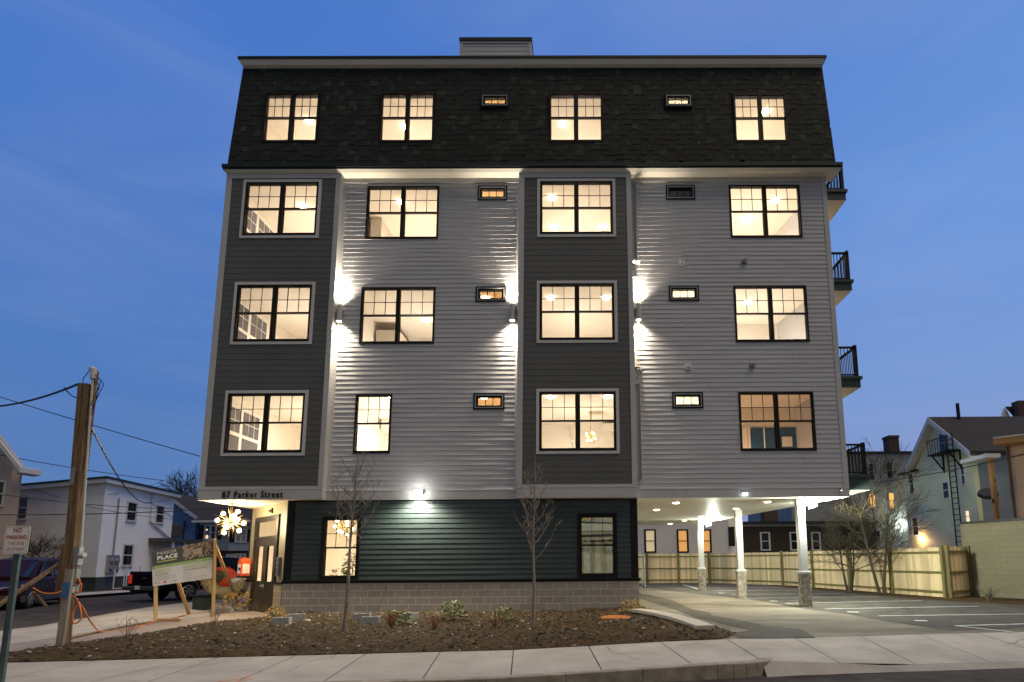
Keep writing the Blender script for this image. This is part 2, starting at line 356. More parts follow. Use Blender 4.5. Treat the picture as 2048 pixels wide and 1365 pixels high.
# mulch bed
bed=[(-10.1,-7.35)]+[(x,yin(x)-.01) for x in lin(-9,2.6,12)]+[(3.05,-5.6),(2.95,-4.4),(2.7,-2.6),(2.35,-1.2),(1.85,-.05),(1.72,.1),(-8.6,.1),(-8.72,-.3),(-9.6,-2.3),(-9.75,-5.0),(-10.0,-6.6)]
def inpoly(x,y,P):
    r=False;n=len(P)
    for i in range(n):
        (a,b),(c,d)=P[i],P[(i+1)%n]
        if (b>y)!=(d>y) and x<(c-a)*(y-b)/(d-b)+a: r=not r
    return r
def pdist(x,y,P):
    best=9
    for i in range(len(P)):
        (a,b),(c,d)=P[i],P[(i+1)%len(P)]; t=cl(((x-a)*(c-a)+(y-b)*(d-b))/max(1e-9,(c-a)**2+(d-b)**2))
        best=min(best,math.hypot(x-a-t*(c-a),y-b-t*(d-b)))
    return best
def mz(x,y):
    e=pdist(x,y,bed)if y<-.2 else .5
    return gz(x)+.01+.08*cl(e/.5)+.02*sin(x*2.1+y*1.7)*cl(e)+.015*sin(x*5.3-y*4.1)*cl(e*2)
mb=MB(); st=.22; cells=[]
for i in range(int((3.3+10.5)/st)):
    for j in range(int(7.8/st)):
        x=-10.5+i*st;y=-7.6+j*st
        q=[(x,y),(x+st,y),(x+st,y+st),(x,y+st)]
        ins=[inpoly(a,b,bed) for a,b in q]
        if any(ins):
            q2=[]
            for (a,b),f in zip(q,ins):
                if not f:
                    # pull onto the outline
                    bb=None
                    for k in range(len(bed)):
                        (c,d),(e,g)=bed[k],bed[(k+1)%len(bed)]; t=cl(((a-c)*(e-c)+(b-d)*(g-d))/max(1e-9,(e-c)**2+(g-d)**2)); pp=(c+t*(e-c),d+t*(g-d)); dd=math.hypot(a-pp[0],b-pp[1])
                        if bb is None or dd<bb[0]: bb=(dd,pp)
                    a,b=bb[1]
                q2.append((a,b,mz(a,b)))
            mb.add(q2,[(0,1,2,3)])
struct(mb.build('mulch_bed',MULCH,smooth=True),'structure')
mb=MB(); R=random.Random(3)
for _ in range(15000):
    x=R.uniform(-10.1,3.1); y=R.uniform(-7.5,0)
    if not inpoly(x,y,bed): continue
    z=mz(x,y)+.006; a=R.uniform(0,PI); l=R.uniform(.012,.04); w=l*R.uniform(.2,.6); c=R.random()
    t=(.04,.028,.014) if c<.5 else (.09,.062,.032) if c<.86 else (.24,.18,.11) if c<.975 else (.50,.46,.40)
    dx,dy=cos(a),sin(a); t1=R.uniform(-.012,.02); t2=R.uniform(-.01,.02)
    mb.quad((x-dx*l-dy*w,y-dy*l+dx*w,z+t2),(x+dx*l-dy*w,y+dy*l+dx*w,z+t1+t2),(x+dx*l+dy*w,y+dy*l-dx*w,z+t1),(x-dx*l+dy*w,y-dy*l-dx*w,z),tint=t)
o=mb.build('mulch_chips',CHIP); struct(o,'stuff','loose bark and wood chips scattered over the dark planting bed','mulch')
# driveway (old grey), parking (fresh) and patches
def poly_sheet(name,pts,m,dz,step=None):
    mb=MB(); mb.add([(x,y,gz(x)+dz) for x,y in pts],[tuple(range(len(pts)))]); return struct(mb.build(name,m))
mb=MB(); grid(mb,[1.74,2.5,3.3,4.2,5,6,7,8,10,13,18,30],[0,.1,.3,.6,1],lambda x,t:0)
mb=MB(); xs=[1.7,2.5,3.3,4.2,5,6,7,8,10,13,18,30]
v=[];f=[]
rows=8
for j in range(rows+1):
    for x in xs:
        y0=yin(x)+.002; v.append((x,y0+(24-y0)*(j/rows)**1.5,gz(x)+.0))
for j in range(rows):
    for i in range(len(xs)-1): n=len(xs); f.append((j*n+i,j*n+i+1,(j+1)*n+i+1,(j+1)*n+i))
mb.add(v,f); struct(mb.build('driveway',ASPHL))
pk=[tuple(atZ(*p,-.0).xy) for p in[(1288,1176.5),(1346,1183),(1400,1189),(1492,1197.5),(1604,1217.5)]]
pk+= [tuple(atZ(*p,.0).xy) for p in[(1690,1228),(1790,1246),(1900,1262)]]+[(14,-4.2),(14,3),(11.6,8.5),(11,13.8),(8,17.6),(3.5,17.6)]
poly_sheet('parking_asphalt',pk,ASPHD,.004)
pt=[tuple(atZ(*p,-.03).xy) for p in[(1278,1188),(1300,1192),(1345,1203),(1380,1220),(1420,1229),(1424,1234),(1460,1240),(1530,1255),(1600,1262),(1632,1279),(1560,1281),(1480,1281),(1462,1272),(1500,1264),(1440,1250),(1392,1238),(1350,1222),(1278,1199)]]
poly_sheet('asphalt_patch',pt,ASPHD,.008)
mb=MB()
def line(a,b,w=.1):
    a=atZ(*a,0);b=atZ(*b,0);a.z=b.z=0;d=(b-a).normalized();n=Vector((-d.y,d.x,0))*w/2
    mb.quad(*[(p.x,p.y,gz(p.x)+.012) for p in(a-n,b-n,b+n,a+n)])
for a,b in[((1410,1177),(1582,1175)),((1424,1182.5),(1608,1181)),((1464,1190.3),(1689,1187.6)),((1494,1197.5),(1759,1194.7)),((1571,1208),(1844,1202.2)),((1650,1219),(1958,1213.6)),((1757,1233),(2075,1229)),((1911,1253),(2090,1248)),((1911,1253),(2027,1265.7)),((1366,1170),(1397,1179))]: line(a,b)
for a,b in[((1695,1225),(1718,1225.5)),((1829,1242.5),(1855,1243)),((1540,1203),(1555,1203.3)),((1437,1187),(1448,1187.3))]: line(a,b,.2)
struct(mb.build('parking_lines',PAINT))
R=random.Random(17)
STAIN=mat('oil_stain',(.035,.034,.030),.6,.2,9,spec=.3)
mb=MB()
for k in range(16):
    x=R.uniform(6.5,11);y=R.uniform(-2,9);r0=R.uniform(.06,.22); n=11
    mb.add([(x+cos(2*PI*j/n)*r0*R.uniform(.6,1.2),y+sin(2*PI*j/n)*r0*R.uniform(.6,1.2),.0085) for j in range(n)],[tuple(range(n))])
struct(mb.build('oil_stains',STAIN))
mb=MB()
for (x,y,dx,dy,n) in((2.9,-5.2,.9,.35,9),(5.2,-4.0,.5,.9,10),(4.2,.5,.25,1,12),(-4.2,-8.4,.3,1,6),(.9,-8.1,-.4,1,6),(7.4,-6.8,.9,.6,6)):
    p=Vector((x,y));d=Vector((dx,dy)).normalized()
    for k in range(n):
        q=p+(d+Vector((R.uniform(-.5,.5),R.uniform(-.5,.5)))).normalized()*.24; nrm_=Vector((-(q-p).y,(q-p).x)).normalized()*R.uniform(.004,.009)
        zf=(lambda a:slabz(a.x,a.y)+.003) if y<-6 and p.y<yin(p.x)-.05 and q.y<yin(q.x)-.05 else (lambda a:gz(a.x)+.0125)
        if not (yout(p.x)+.1<p.y): break
        if y<-6 and q.y>yin(q.x)-.05: break
        mb.quad(*[(a.x,a.y,zf(a)) for a in(p-nrm_,q-nrm_,q+nrm_,p+nrm_)]); p=q
struct(mb.build('paving_cracks',CONCJ))
# planting strip below fence on the right
fb=[Vector((2.2,17.75,0)),Vector((8.05,17.75,0)),Vector((11.15,13.8,0)),Vector((12.3,8.6,0)),Vector((12.95,5.3,0)),Vector((13.2,3.4,0))]
mb=MB(); mb.add([(10.5,14.0,.016),(10.9,9.7,.016),(11.6,6.6,.016),(11.9,3.9,.016),(12.6,2.0,.016),(14.2,-.5,.016),(30,-3,.016),(30,6,.016),(13.3,6,.016),(12.3,10,.016),(11.3,14.2,.016)],[tuple(range(11))]); struct(mb.build('planting_strip',MULCH))
# ================================================================== MAIN BUILDING
B=thing('apartment_building','five storey apartment building with grey bays, white clapboard and dark shingled mansard','building',(-1.6,0,0))
XL,XR=-11.43,8.25; ZB=3.33; ZS=14.1; YB=-.25
XA,XB1,XB2=-7.71,-1.92,1.74
def cuts(a,b,vals): return [a]+sorted(v for v in set(vals) if a+1e-4<v<b-1e-4)+[b]
def holed(mb,x0,x1,z0,z1,y,holes):
    xs=cuts(x0,x1,[h[0] for h in holes]+[h[1] for h in holes]); zs=cuts(z0,z1,[h[2] for h in holes]+[h[3] for h in holes])
    for a,b in zip(xs,xs[1:]):
        for c,d in zip(zs,zs[1:]):
            mx_,mz_=(a+b)/2,(c+d)/2
            if any(h[0]<mx_<h[1] and h[2]<mz_<h[3] for h in holes): continue
            mb.quad((a,y,c),(b,y,c),(b,y,d),(a,y,d))
def clap(mb,x0,x1,z0,z1,y,exp,t,holes,seed,wav=.004,step=.3,fn=None):
    """lapped boards: each board is a thin wedge, butt joints and a little wave along its lower edge"""
    R=random.Random(seed); z=z0; row=0
    P=fn or (lambda x,yy,zz:(x,yy,zz))
    while z<z1-1e-3:
        zt=min(z+exp,z1); hs=[h for h in holes if h[2]<zt-1e-4 and h[3]>z+1e-4]
        xs=cuts(x0,x1,[h[0] for h in hs]+[h[1] for h in hs])
        jo=[];j=x0+R.uniform(.5,3.6)
        while j<x1-.3: jo.append(j); j+=R.choice((3.66,3.66,2.4,1.8))
        ph=[R.uniform(0,6) for _ in range(3)]
        def wv(x): return wav*(.5+.5*sin(x*2.3+ph[0])*sin(x*.9+ph[1]))
        xs=sorted(set(xs+[v for v in jo if x0<v<x1]))
        for a,b in zip(xs,xs[1:]):
            mx_=(a+b)/2; rng=[(z,zt)]
            for h in hs:
                if h[0]<mx_<h[1]:
                    nr=[]
                    for c,d in rng:
                        if h[2]>c+1e-4: nr.append((c,min(d,h[2])))
                        if h[3]<d-1e-4: nr.append((max(c,h[3]),d))
                    rng=nr
            ga=.004 if a in jo else 0; gb=.004 if b in jo else 0
            for c,d in rng:
                if d-c<.004: continue
                def yo(x,zz): return y-.004-(t+wv(x))*(1-(zz-z)/exp)
                n=max(1,int((b-a)/step)); pts=lin(a+ga,b-gb,n)
                o=[]
                for x in pts: o+=[P(x,yo(x,c),c),P(x,yo(x,d),d),P(x,y+.004,c)]
                fs=[]
                for i in range(n): q=3*i; fs+=[(q,q+3,q+4,q+1),(q+2,q+5,q+3,q)]
                fs+=[(0,1,2)];
                mb.add(o,fs)
        z+=exp;row+=1
# ---- windows: x0,x1,z0,z1,plane,kind
R1,R2,R3=(11.86,13.74),(8.29,10.19),(4.76,6.64)
WIN=[]
for r in(R1,R2,R3):
    WIN.append((-10.77,-8.42,r[0]-.01,r[1]-.03,YB,'bay')); WIN.append((-1.225,1.13,r[0]-.01,r[1]-.03,YB,'bay'))
WIN+= [(-6.94,-4.57,*R1,0,'dbl'),(-6.96,-4.59,*R2,0,'dbl'),(-6.97,-5.84,*R3,0,'one'),(5.0,7.35,*R1,0,'dbl'),(5.0,7.35,*R2,0,'dbl'),(4.99,7.34,*R3,0,'dbl')]
SM=[]
for r,dk in((R1,1),(R2,0),(R3,0)):
    SM.append((-3.3,-2.33,r[1]-.51,r[1]+.01)); SM.append((2.91,3.88,r[1]-.51,r[1]+.01))
WIN+=[(*s,0,'small') for s in SM]
MWIN=[(-10.31,-8.6,15.15,16.89,-.3,'dbl'),(-6.48,-4.78,15.14,16.88,-.3,'dbl'),(-.89,.81,15.13,16.86,-.3,'dbl'),(5.25,6.93,15.11,16.82,-.3,'dbl'),(-3.2,-2.28,16.39,16.86,-.3,'small'),(2.93,3.83,16.37,16.84,-.3,'small')]
K_=1.0049
MWIN=[(a*K_,b*K_,1.442+(c-1.442)*K_,1.442+(d-1.442)*K_,-.22,k) for a,b,c,d,y,k in MWIN]
GWIN=[(-7.72,-6.66,.96,2.78,-.02,'one'),(-.02,1.06,.97,2.81,-.02,'one')]
def hol(w,g=0): return (w[0]-g,w[1]+g,w[2]-g,w[3]+g)
# white recessed walls
for (a,b,sd) in((XA,XB1,1),(XB2,XR-.16,2)):
    hs=[hol(w) for w in WIN if w[4]==0 and w[0]>a and w[1]<b]
    mb=MB(); a2=a+(.09 if sd==1 else .09)
    b2=b-(.09 if sd==1 else 0)
    clap(mb,a2,b2,3.62,13.86,0,.1525,.0085,hs,sd,.0065)
    holed(mb,a,b,ZB,ZS,.004,hs)
    mb.build('white_clapboard_wall',WHITE,B)
mb=MB()   # trim of the recessed walls
for a,b in((XA,XB1),(XB2,XR)):
    mb.box(a,b,-.030,.0,ZB,3.58); mb.box(a,b,-.040,.0,3.58,3.62)
    mb.box(a,b,-.034,.0,13.86,ZS)
mb.box(XA,XA+.09,-.026,0,3.62,13.86);mb.box(XB1-.09,XB1,-.026,0,3.62,13.86);mb.box(XB2,XB2+.09,-.026,0,3.62,13.86)
mb.box(XR-.16,XR,-.03,.002,3.62,13.86)
mb.build('wall_trim',TRIMW,B,bevel=.004)
# grey bays
for (a,b,sd) in((XL,XA,3),(XB1,XB2,4)):
    hs=[hol(w) for w in WIN if w[4]==YB and w[0]>a and w[1]<b]; g=.16
    mb=MB(); clap(mb,a+.18,b-.16,3.72,13.85,YB,.19,.0045,hs,sd,.0015)
    holed(mb,a+.18,b-.16,3.7,13.87,YB+.004,hs)
    bw=mb.build('grey_bay_wall',GREY,B)
    mb=MB()
    mb.box(a,b,YB-.028,-.0,13.85,ZS); mb.box(a,b,YB-.028,-.0,ZB+.0,3.72)
    mb.box(a,b,YB-.036,YB-.028,3.62,3.645)
    mb.box(a,a+.18,YB-.028,-.001,3.72,13.85); mb.box(b-.16,b,YB-.028,-.001,3.72,13.85)
    mb.build('bay_trim',TRIMW,B,bevel=.004)
# address lettering
mb=MB(); ya=YB-.04
text_into(mb,'87 Parker Street',.27,lambda x,y,z:(-10.68+x,ya-.02+z*-1,3.385+y),sx=.73,spacing=1.32,depth=.012,bold=.004)
mb.build('address_lettering',BLACKT,B)
# window builder
def window(w,parent=B,frame=BRONZE):
    x0,x1,z0,z1,y,k=w; fd=.055; yo,yi=y-.035,y+.10
    mb=MB()
    def bar(a,b,c,d,ya=yo,yb=yi): mb.box(a,b,ya,yb,c,d)
    if k=='small':
        g=.045; bar(x0,x0+g,z0,z1);bar(x1-g,x1,z0,z1);bar(x0+g,x1-g,z0,z0+g);bar(x0+g,x1-g,z1-g,z1)
        g2=.13; a,b,c,d=x0+.075,x1-.075,z0+.075,z1-.075
        for q in((a,a+.055,c,d),(b-.055,b,c,d),(a+.055,b-.055,c,c+.055),(a+.055,b-.055,d-.055,d)): bar(*q,yo+.02,yi)
        a,b,c,d=a+.055,b-.055,c+.055,d-.055
        for i in(1,2): m_=a+(b-a)*i/3; bar(m_-.009,m_+.009,c,d,y,y+.03)
        fr=mb.build('window',frame,parent)
        m2=MB()
        for q in((x0+g,x0+.075,z0+g,z1-g),(x1-.075,x1-g,z0+g,z1-g),(x0+.075,x1-.075,z0+g,z0+.075),(x0+.075,x1-.075,z1-.075,z1-g)): m2.box(q[0],q[1],yo-.006,yo+.03,q[2],q[3])
        m2.build('inner_trim',INNERF,fr)
        p=MB(); p.quad((a,y+.035,c),(b,y+.035,c),(b,y+.035,d),(a,y+.035,d)); p.build('glass_pane',GLASS,fr)
        return fr
    bar(x0,x0+fd,z0,z1);bar(x1-fd,x1,z0,z1);bar(x0+fd,x1-fd,z0,z0+fd+.02);bar(x0+fd,x1-fd,z1-fd,z1)
    units=[(x0+fd,x1-fd)]
    if k in('dbl','bay'):
        m_=(x0+x1)/2; bar(m_-.055,m_+.055,z0+fd+.02,z1-fd); units=[(x0+fd,m_-.055),(m_+.055,x1-fd)]
    zb,zt=z0+fd+.02,z1-fd; zm=(zb+zt)/2
    p=MB()
    for a,b in units:
        bar(a,b,zm-.022,zm+.028,y+.0,y+.07)
        bar(a,b,zb,zb+.022,y+.035,y+.08); bar(a,a+.02,zb+.022,zm-.022,y+.035,y+.08); bar(b-.02,b,zb+.022,zm-.022,y+.035,y+.08)
        bar(a,b,zt-.02,zt,y+.0,y+.04); bar(a,a+.018,zm+.028,zt-.02,y,y+.04); bar(b-.018,b,zm+.028,zt-.02,y,y+.04)
        for i in(1,2): q=a+(b-a)*i/3; bar(q-.0085,q+.0085,zm+.028,zt-.02,y+.005,y+.022)
        q=(zm+zt)/2; bar(a+.018,b-.018,q-.0085,q+.0085,y+.008,y+.025)
        p.quad((a,y+.024,zm),(b,y+.024,zm),(b,y+.024,zt),(a,y+.024,zt)); p.quad((a,y+.06,zb),(b,y+.06,zb),(b,y+.06,zm),(a,y+.06,zm))
    fr=mb.build('window',frame,parent); p.build('glass_pane',GLASS,fr)
    if k=='bay':
        c=MB(); g=.095; yy=(y-.030,y+.0)
        c.box(x0-g,x0,*yy,z0-g,z1+g);c.box(x1,x1+g,*yy,z0-g,z1+g);c.box(x0,x1,*yy,z0-g,z0);c.box(x0,x1,*yy,z1,z1+g); c.build('window_casing',CASING,fr,bevel=.003)
    return fr
MWIN=[(a-.045,b+.045,c-.045,d+.045,y,k) if k=='dbl' else (a,b,c,d,y,k) for a,b,c,d,y,k in MWIN]
WOB={}
for w in WIN+MWIN+GWIN: WOB[w]=window(w)
# ---- belt fascia, soffit, mansard, cornice
mb=MB(); f0,f1=-11.54,8.66
mb.box(f0,f1,-.40,.3,14.16,14.28); mb.box(f0+.02,f1-.02,-.375,.3,14.10,14.16)
mb.build('mansard_base_gutter',ROOFM,B,bevel=.006)
mb=MB(); mb.hexa([(f0+.12,-.30,14.02),(f1-.12,-.30,14.02),(f1-.12,.2,14.02),(f0+.12,.2,14.02)],[(f0+.03,-.37,14.098),(f1-.03,-.37,14.098),(f1-.03,.2,14.098),(f0+.03,.2,14.098)])
mb.build('belt_soffit',CORN,B)
m0=dict(xl=-11.41,xr=8.46,y=-.27,z=14.28); m1=dict(xl=-11.27,xr=8.32,y=-.12,z=18.12)
def mlerp(t): return [m0[k]+(m1[k]-m0[k])*t for k in('xl','xr','y','z')]
mb=MB(); R=random.Random(11); H=m1['z']-m0['z']; nrow=20; 
mh=[hol(w,.012) for w in MWIN]
for r in range(nrow):
    t0=r/nrow;t1=(r+1)/nrow; xl,xr,y0,z0=mlerp(t0); _,_,y1,z1=mlerp(min(1,t1+.3/nrow))
    x=xl-.03+(.0 if r%2 else -.06)
    while x<xr+.02:
        w=R.choice((.13,.17,.20,.24,.28)); a,b=max(x,xl-.03),min(x+w-.006,xr+.03); x+=w
        if b-a<.02: continue
        c=R.random(); k=R.uniform(.7,1.25)
        tint=(.003*k,.007*k,.005*k) if c<.45 else (.006*k,.014*k,.009*k) if c<.74 else (.013*k,.026*k,.016*k) if c<.92 else (.032*k,.050*k,.034*k)
        dz=R.uniform(-.03,.03); th=R.uniform(.005,.016)
        rng=[(a,b)]
        for h in mh:
            if h[2]<z1-.001 and h[3]>z0+.001:
                for zc0,zc1 in((z0,min(h[2],z1)),(max(h[3],z0),z1)):
                    pa,pb=max(a,h[0]),min(b,h[1])
                    if zc1-zc0>.02 and pb-pa>.01:
                        f0=(zc0-z0)/(z1-z0); f1=(zc1-z0)/(z1-z0); ya=y0-th+(y1-y0+th)*f0; yb2=y0-th+(y1-y0+th)*f1
                        mb.hexa([(pa,ya,zc0),(pb,ya,zc0),(pb,y0+.02,zc0),(pa,y0+.02,zc0)],[(pa,yb2,zc1),(pb,yb2,zc1),(pb,y1+.02,zc1),(pa,y1+.02,zc1)],tint)
                nr=[]
                for p,q in rng:
                    if q<=h[0] or p>=h[1]: nr.append((p,q)); continue
                    if p<h[0]: nr.append((p,h[0]))
                    if q>h[1]: nr.append((h[1],q))
                rng=nr
        for p,q in rng:
            yb=y0-th; za=z0+dz
            mb.hexa([(p,yb,za),(q,yb,za),(q,y0+.02,za),(p,y0+.02,za)],[(p,y1-.004,z1),(q,y1-.004,z1),(q,y1+.02,z1),(p,y1+.02,z1)],tint)
# side faces of the mansard
for sx in(0,1):
    a=(m0['xl'],m1['xl']) if sx==0 else (m0['xr'],m1['xr'])
    for r in range(nrow):
        t0=r/nrow;t1=(r+1)/nrow; q=[a[0]+(a[1]-a[0])*t for t in(t0,t1)]; s_=-1 if sx==0 else 1
        mb.hexa([(q[0]+s_*.02,m0['y']+.15*t0,m0['z']+H*t0),(q[0]-s_*.02,m0['y']+.15*t0,m0['z']+H*t0),(q[0]-s_*.02,11.5,m0['z']+H*t0),(q[0]+s_*.02,11.5,m0['z']+H*t0)],
                [(q[1]+s_*.004,m0['y']+.15*t1,m0['z']+H*t1),(q[1]-s_*.03,m0['y']+.15*t1,m0['z']+H*t1),(q[1]-s_*.03,11.5,m0['z']+H*t1),(q[1]+s_*.004,11.5,m0['z']+H*t1)],(.011,.02,.013))
MR=mb.build('mansard_roof',SHING,B)
mb=MB()   # solid behind shingles
hs=[hol(w) for w in MWIN]
holed(mb,-11.27,8.32,14.2,18.1,-.10,hs)
mb.build('mansard_backing',BLACKT,B)
for w in MWIN:   # cheeks where vertical windows stand proud of the slope
    x0,x1,z0,z1,y,k=w; mb=MB(); g=.012
    mb.box(x0-g,x0,y-.01,.0,z0-g,z1+g); mb.box(x1,x1+g,y-.01,.0,z0-g,z1+g); mb.box(x0,x1,y-.01,.0,z1,z1+g); mb.box(x0,x1,y-.02,.0,z0-.03,z0)
    mb.build('dormer_casing',BRONZE,WOB[w])
mb=MB(); 
mb.hexa([(-11.27,-.14,18.03),(8.32,-.14,18.03),(8.32,11.6,18.03),(-11.27,11.6,18.03)],[(-11.30,-.22,18.08),(8.35,-.22,18.08),(8.35,11.6,18.08),(-11.30,11.6,18.08)])
mb.hexa([(-11.30,-.22,18.081),(8.35,-.22,18.081),(8.35,11.6,18.081),(-11.30,11.6,18.081)],[(-11.37,-.28,18.24),(8.42,-.28,18.24),(8.42,11.6,18.24),(-11.37,11.6,18.24)])
mb.build('roof_cornice',CORN,B)
mb=MB(); mb.box(-11.40,8.45,-.31,11.7,18.241,18.33); mb.build('roof_edge',ROOFM,B)
mb=MB(); clap(mb,-4.30,-1.79,18.3,20.72,1.5,.19,.008,[],9,.001); mb.box(-4.39,-1.70,1.52,4.5,18.3,20.8)
mb.box(-4.39,-4.28,1.47,1.52,18.3,20.8);mb.box(-1.81,-1.70,1.47,1.52,18.3,20.8);mb.box(-4.28,-1.81,1.47,1.52,20.7,20.8)
ph=mb.build('roof_penthouse',TRIMW,B); mb=MB(); mb.box(-4.41,-1.68,1.44,4.55,20.8,20.93); mb.build('penthouse_coping',ROOFM,ph)
# ---- shell: sides, back, slabs
def xr_at(y): return XR-.168*y
mb=MB()
mb.prism([(XL,.0),(XL+.03,.0),(XL+.03,12.6),(XL,12.6)],ZB,ZS)
mb.prism([(XR-.001,.003),(xr_at(12.6),12.6),(xr_at(12.6)-.04,12.6),(XR-.041,.003)],ZB,ZS)
mb.box(XL,xr_at(12.6),12.6,12.64,ZB,ZS)
mb.build('side_walls',WHITE,B)
mb=MB(); mb.prism([(-11.4,.06),(8.2,.06),(xr_at(12.5),12.5),(-11.4,12.5)],18.0,18.02); mb.build('roof_deck',ROOFM,B)
# soffit over entrance and drive
mb=MB(); mb.prism([(XL,YB-.026),(XA,YB-.026),(XA,-.028),(XL,-.028)],ZB-.012,ZB-.001);mb.prism([(XB1,YB-.026),(XB2,YB-.026),(XB2,-.028),(XB1,-.028)],ZB-.012,ZB-.001)
mb.prism([(XL,-.028),(XR,-.028),(xr_at(12.6),12.6),(XL,12.6)],ZB-.014,ZB-.001)
mb.build('soffit',CEILP,B)
# ---- ground floor
gx0,gx1=-8.84,1.745
ghs=[hol(w) for w in GWIN]
mb=MB(); clap(mb,gx0+.22,gx1-.22,.93,ZB-.03,.0,.1525,.013,ghs,21,.004); holed(mb,gx0,gx1,.9,ZB,.004,ghs); mb.build('green_clapboard_wall',GREEN,B)
mb=MB(); mb.box(gx0,gx0+.22,-.024,0,.93,ZB-.015); mb.box(gx1-.22,gx1,-.024,0,.93,ZB-.015)
mb.box(gx0-.02,gx1+.06,-.09,.0,.875,.925); mb.box(gx0-.02,gx1+.03,-.07,.0,.83,.875); mb.box(gx0+.22,gx1-.22,-.02,0,3.27,ZB-.015)
for w in GWIN:
    x0,x1,z0,z1=hol(w); g=.06
    mb.box(x0-g,x0,-.06,0,z0-.04,z1+g);mb.box(x1,x1+g,-.06,0,z0-.04,z1+g);mb.box(x0,x1,-.06,0,z1,z1+g);mb.box(x0,x1,-.055,0,z0-.05,z0)
mb.build('black_trim',BLACKT,B,bevel=.004)
mb=MB(); mb.box(gx0-.0,gx1+.0,-.055,.1,-.4,.83); mb.build('block_base_wall',CMU,B)
mb=MB(); mb.box(gx1-.04,gx1,.1,12.5,-.4,ZB-.015); mb.build('drive_side_wall',CMU,B)
mb=MB(); mb.tube([(-5.77,-.056,.72),(-5.77,-.10,.72)],.028,10); mb.build('hose_bib',METAL,B)
# diagonal entrance wall
DA=Vector((-8.84,0,0)); DB=Vector((-11.44,2.52,0)); dd=(DB-DA).normalized(); dn=Vector((-dd.y,dd.x,0)) # outward (towards street)
if dn.y>0: dn=-dn
def DG(s,z,o=0): p=DA+dd*s+dn*o; return (p.x,p.y,z)
def dbox(mb,s0,s1,z0,z1,o0,o1,tint=None):
    mb.hexa([DG(s0,z0,o1),DG(s1,z0,o1),DG(s1,z0,o0),DG(s0,z0,o0)],[DG(s0,z1,o1),DG(s1,z1,o1),DG(s1,z1,o0),DG(s0,z1,o0)],tint)
s0d,s1d=.68,3.02; zd=2.95
mb=MB(); dbox(mb,.0,s0d,.87,ZB-.014,-.05,0); dbox(mb,s1d,3.62,.87,ZB-.014,-.05,0); dbox(mb,s0d,s1d,zd,ZB-.014,-.05,0); mb.build('entrance_wall_panel',TAUPE,B)
for q in((.0,s0d),(s1d,3.62)): mb=MB(); dbox(mb,*q,-.4,.82,-.05,.05); mb.build('entrance_block_base',CMUD,B)
mb=MB(); dbox(mb,-.02,s0d,.82,.87,-.05,.08); dbox(mb,s1d,3.66,.82,.87,-.05,.08)
dbox(mb,-.0,.05,.87,ZB-.014,0,.02); dbox(mb,3.57,3.62,.87,ZB-.014,0,.02); mb.build('entrance_trim',BLACKT,B)
mb=MB(); zg=-.12
for q in((s0d,s0d+.16,zg,zd),(s1d-.16,s1d,zg,zd),(s0d+.16,s1d-.16,zd-.16,zd),(s0d+.16,s1d-.16,2.22,2.30)): dbox(mb,*q,-.06,.05)
mb.build('door_frame',DOORM,B)
mb=MB(); dbox(mb,s0d+.16,s1d-.16,2.30,zd-.16,-.01,.0); mb.build('transom_glass',GLASS,B)
mid=(s0d+s1d)/2
for a,b,sg in((s0d+.165,mid-.004,1),(mid+.004,s1d-.165,-1)):
    mb=MB(); st_=.2
    dbox(mb,a,a+st_,zg+.02,2.21,-.04,.02);dbox(mb,b-st_,b,zg+.02,2.21,-.04,.02);dbox(mb,a+st_,b-st_,1.98,2.21,-.04,.02);dbox(mb,a+st_,b-st_,zg+.02,.86,-.04,.015)
    dr=mb.build('door',DOORM,B)
    m2=MB(); dbox(m2,a+st_,b-st_,.86,1.98,-.012,-.006); m2.build('glass_pane',GLASS,dr)
    m2=MB(); dbox(m2,a+.03,b-.03,zg+.05,.14,.02,.024); m2.build('kick_plate',KICK,dr)
    m2=MB(); hx=(b-.08) if sg==1 else (a+.08)
    m2.tube([DG(hx,.72,.02),DG(hx,.72,.07),DG(hx+sg*-.11,.72,.075)],.011,8); dbox(m2,hx-.02,hx+.02,.66,.78,.02,.028); m2.build('door_handle',METALL,dr)
mb=MB(); dbox(mb,.34,.52,1.05,1.62,.0,.08); o=mb.build('entry_intercom',METAL,B,bevel=.006)
m2=MB()
for z in(1.14,1.25,1.36,1.5):
    for s_ in(.38,.43,.48): dbox(m2,s_-.012,s_+.012,z-.014,z+.014,.08,.086)
m2.build('intercom_buttons',BLACKT,o)
mb=MB(); dbox(mb,1.62,1.80,3.08,3.15,0,.03); dbox(mb,1.40,1.48,3.03,3.19,0,.04); o=mb.build('entrance_strobe',BLACKT,B); m2=MB(); dbox(m2,1.66,1.76,3.09,3.14,.03,.04); m2.build('strobe_lens',RED,o)
# red alarm box on a black bracket left of the door
t=thing('alarm_box','bright red and white alarm box on a black bracket left of the entrance doors','alarm box',DG(3.3,1.2,.15))
mb=MB(); dbox(mb,3.1,3.52,1.02,1.50,.06,.34); mb.hexa([DG(3.1,1.5,.34),DG(3.52,1.5,.34),DG(3.52,1.5,.06),DG(3.1,1.5,.06)],[DG(3.2,1.62,.3),DG(3.42,1.62,.3),DG(3.42,1.62,.1),DG(3.2,1.62,.1)])
mb.build('box_case',mat('alarm_red',(.75,.09,.02),.45,.05),t)
mb=MB(); dbox(mb,3.16,3.46,1.10,1.42,.34,.352); dbox(mb,3.08,3.1,1.10,1.42,.1,.30); mb.build('box_panel',SIGNW,t)
mb=MB(); dbox(mb,3.12,3.30,1.22,1.30,.352,.37); dbox(mb,3.0,3.55,.96,1.02,.02,.36); dbox(mb,3.2,3.4,1.02,1.3,.0,.06); mb.build('bracket',BLACKT,t)
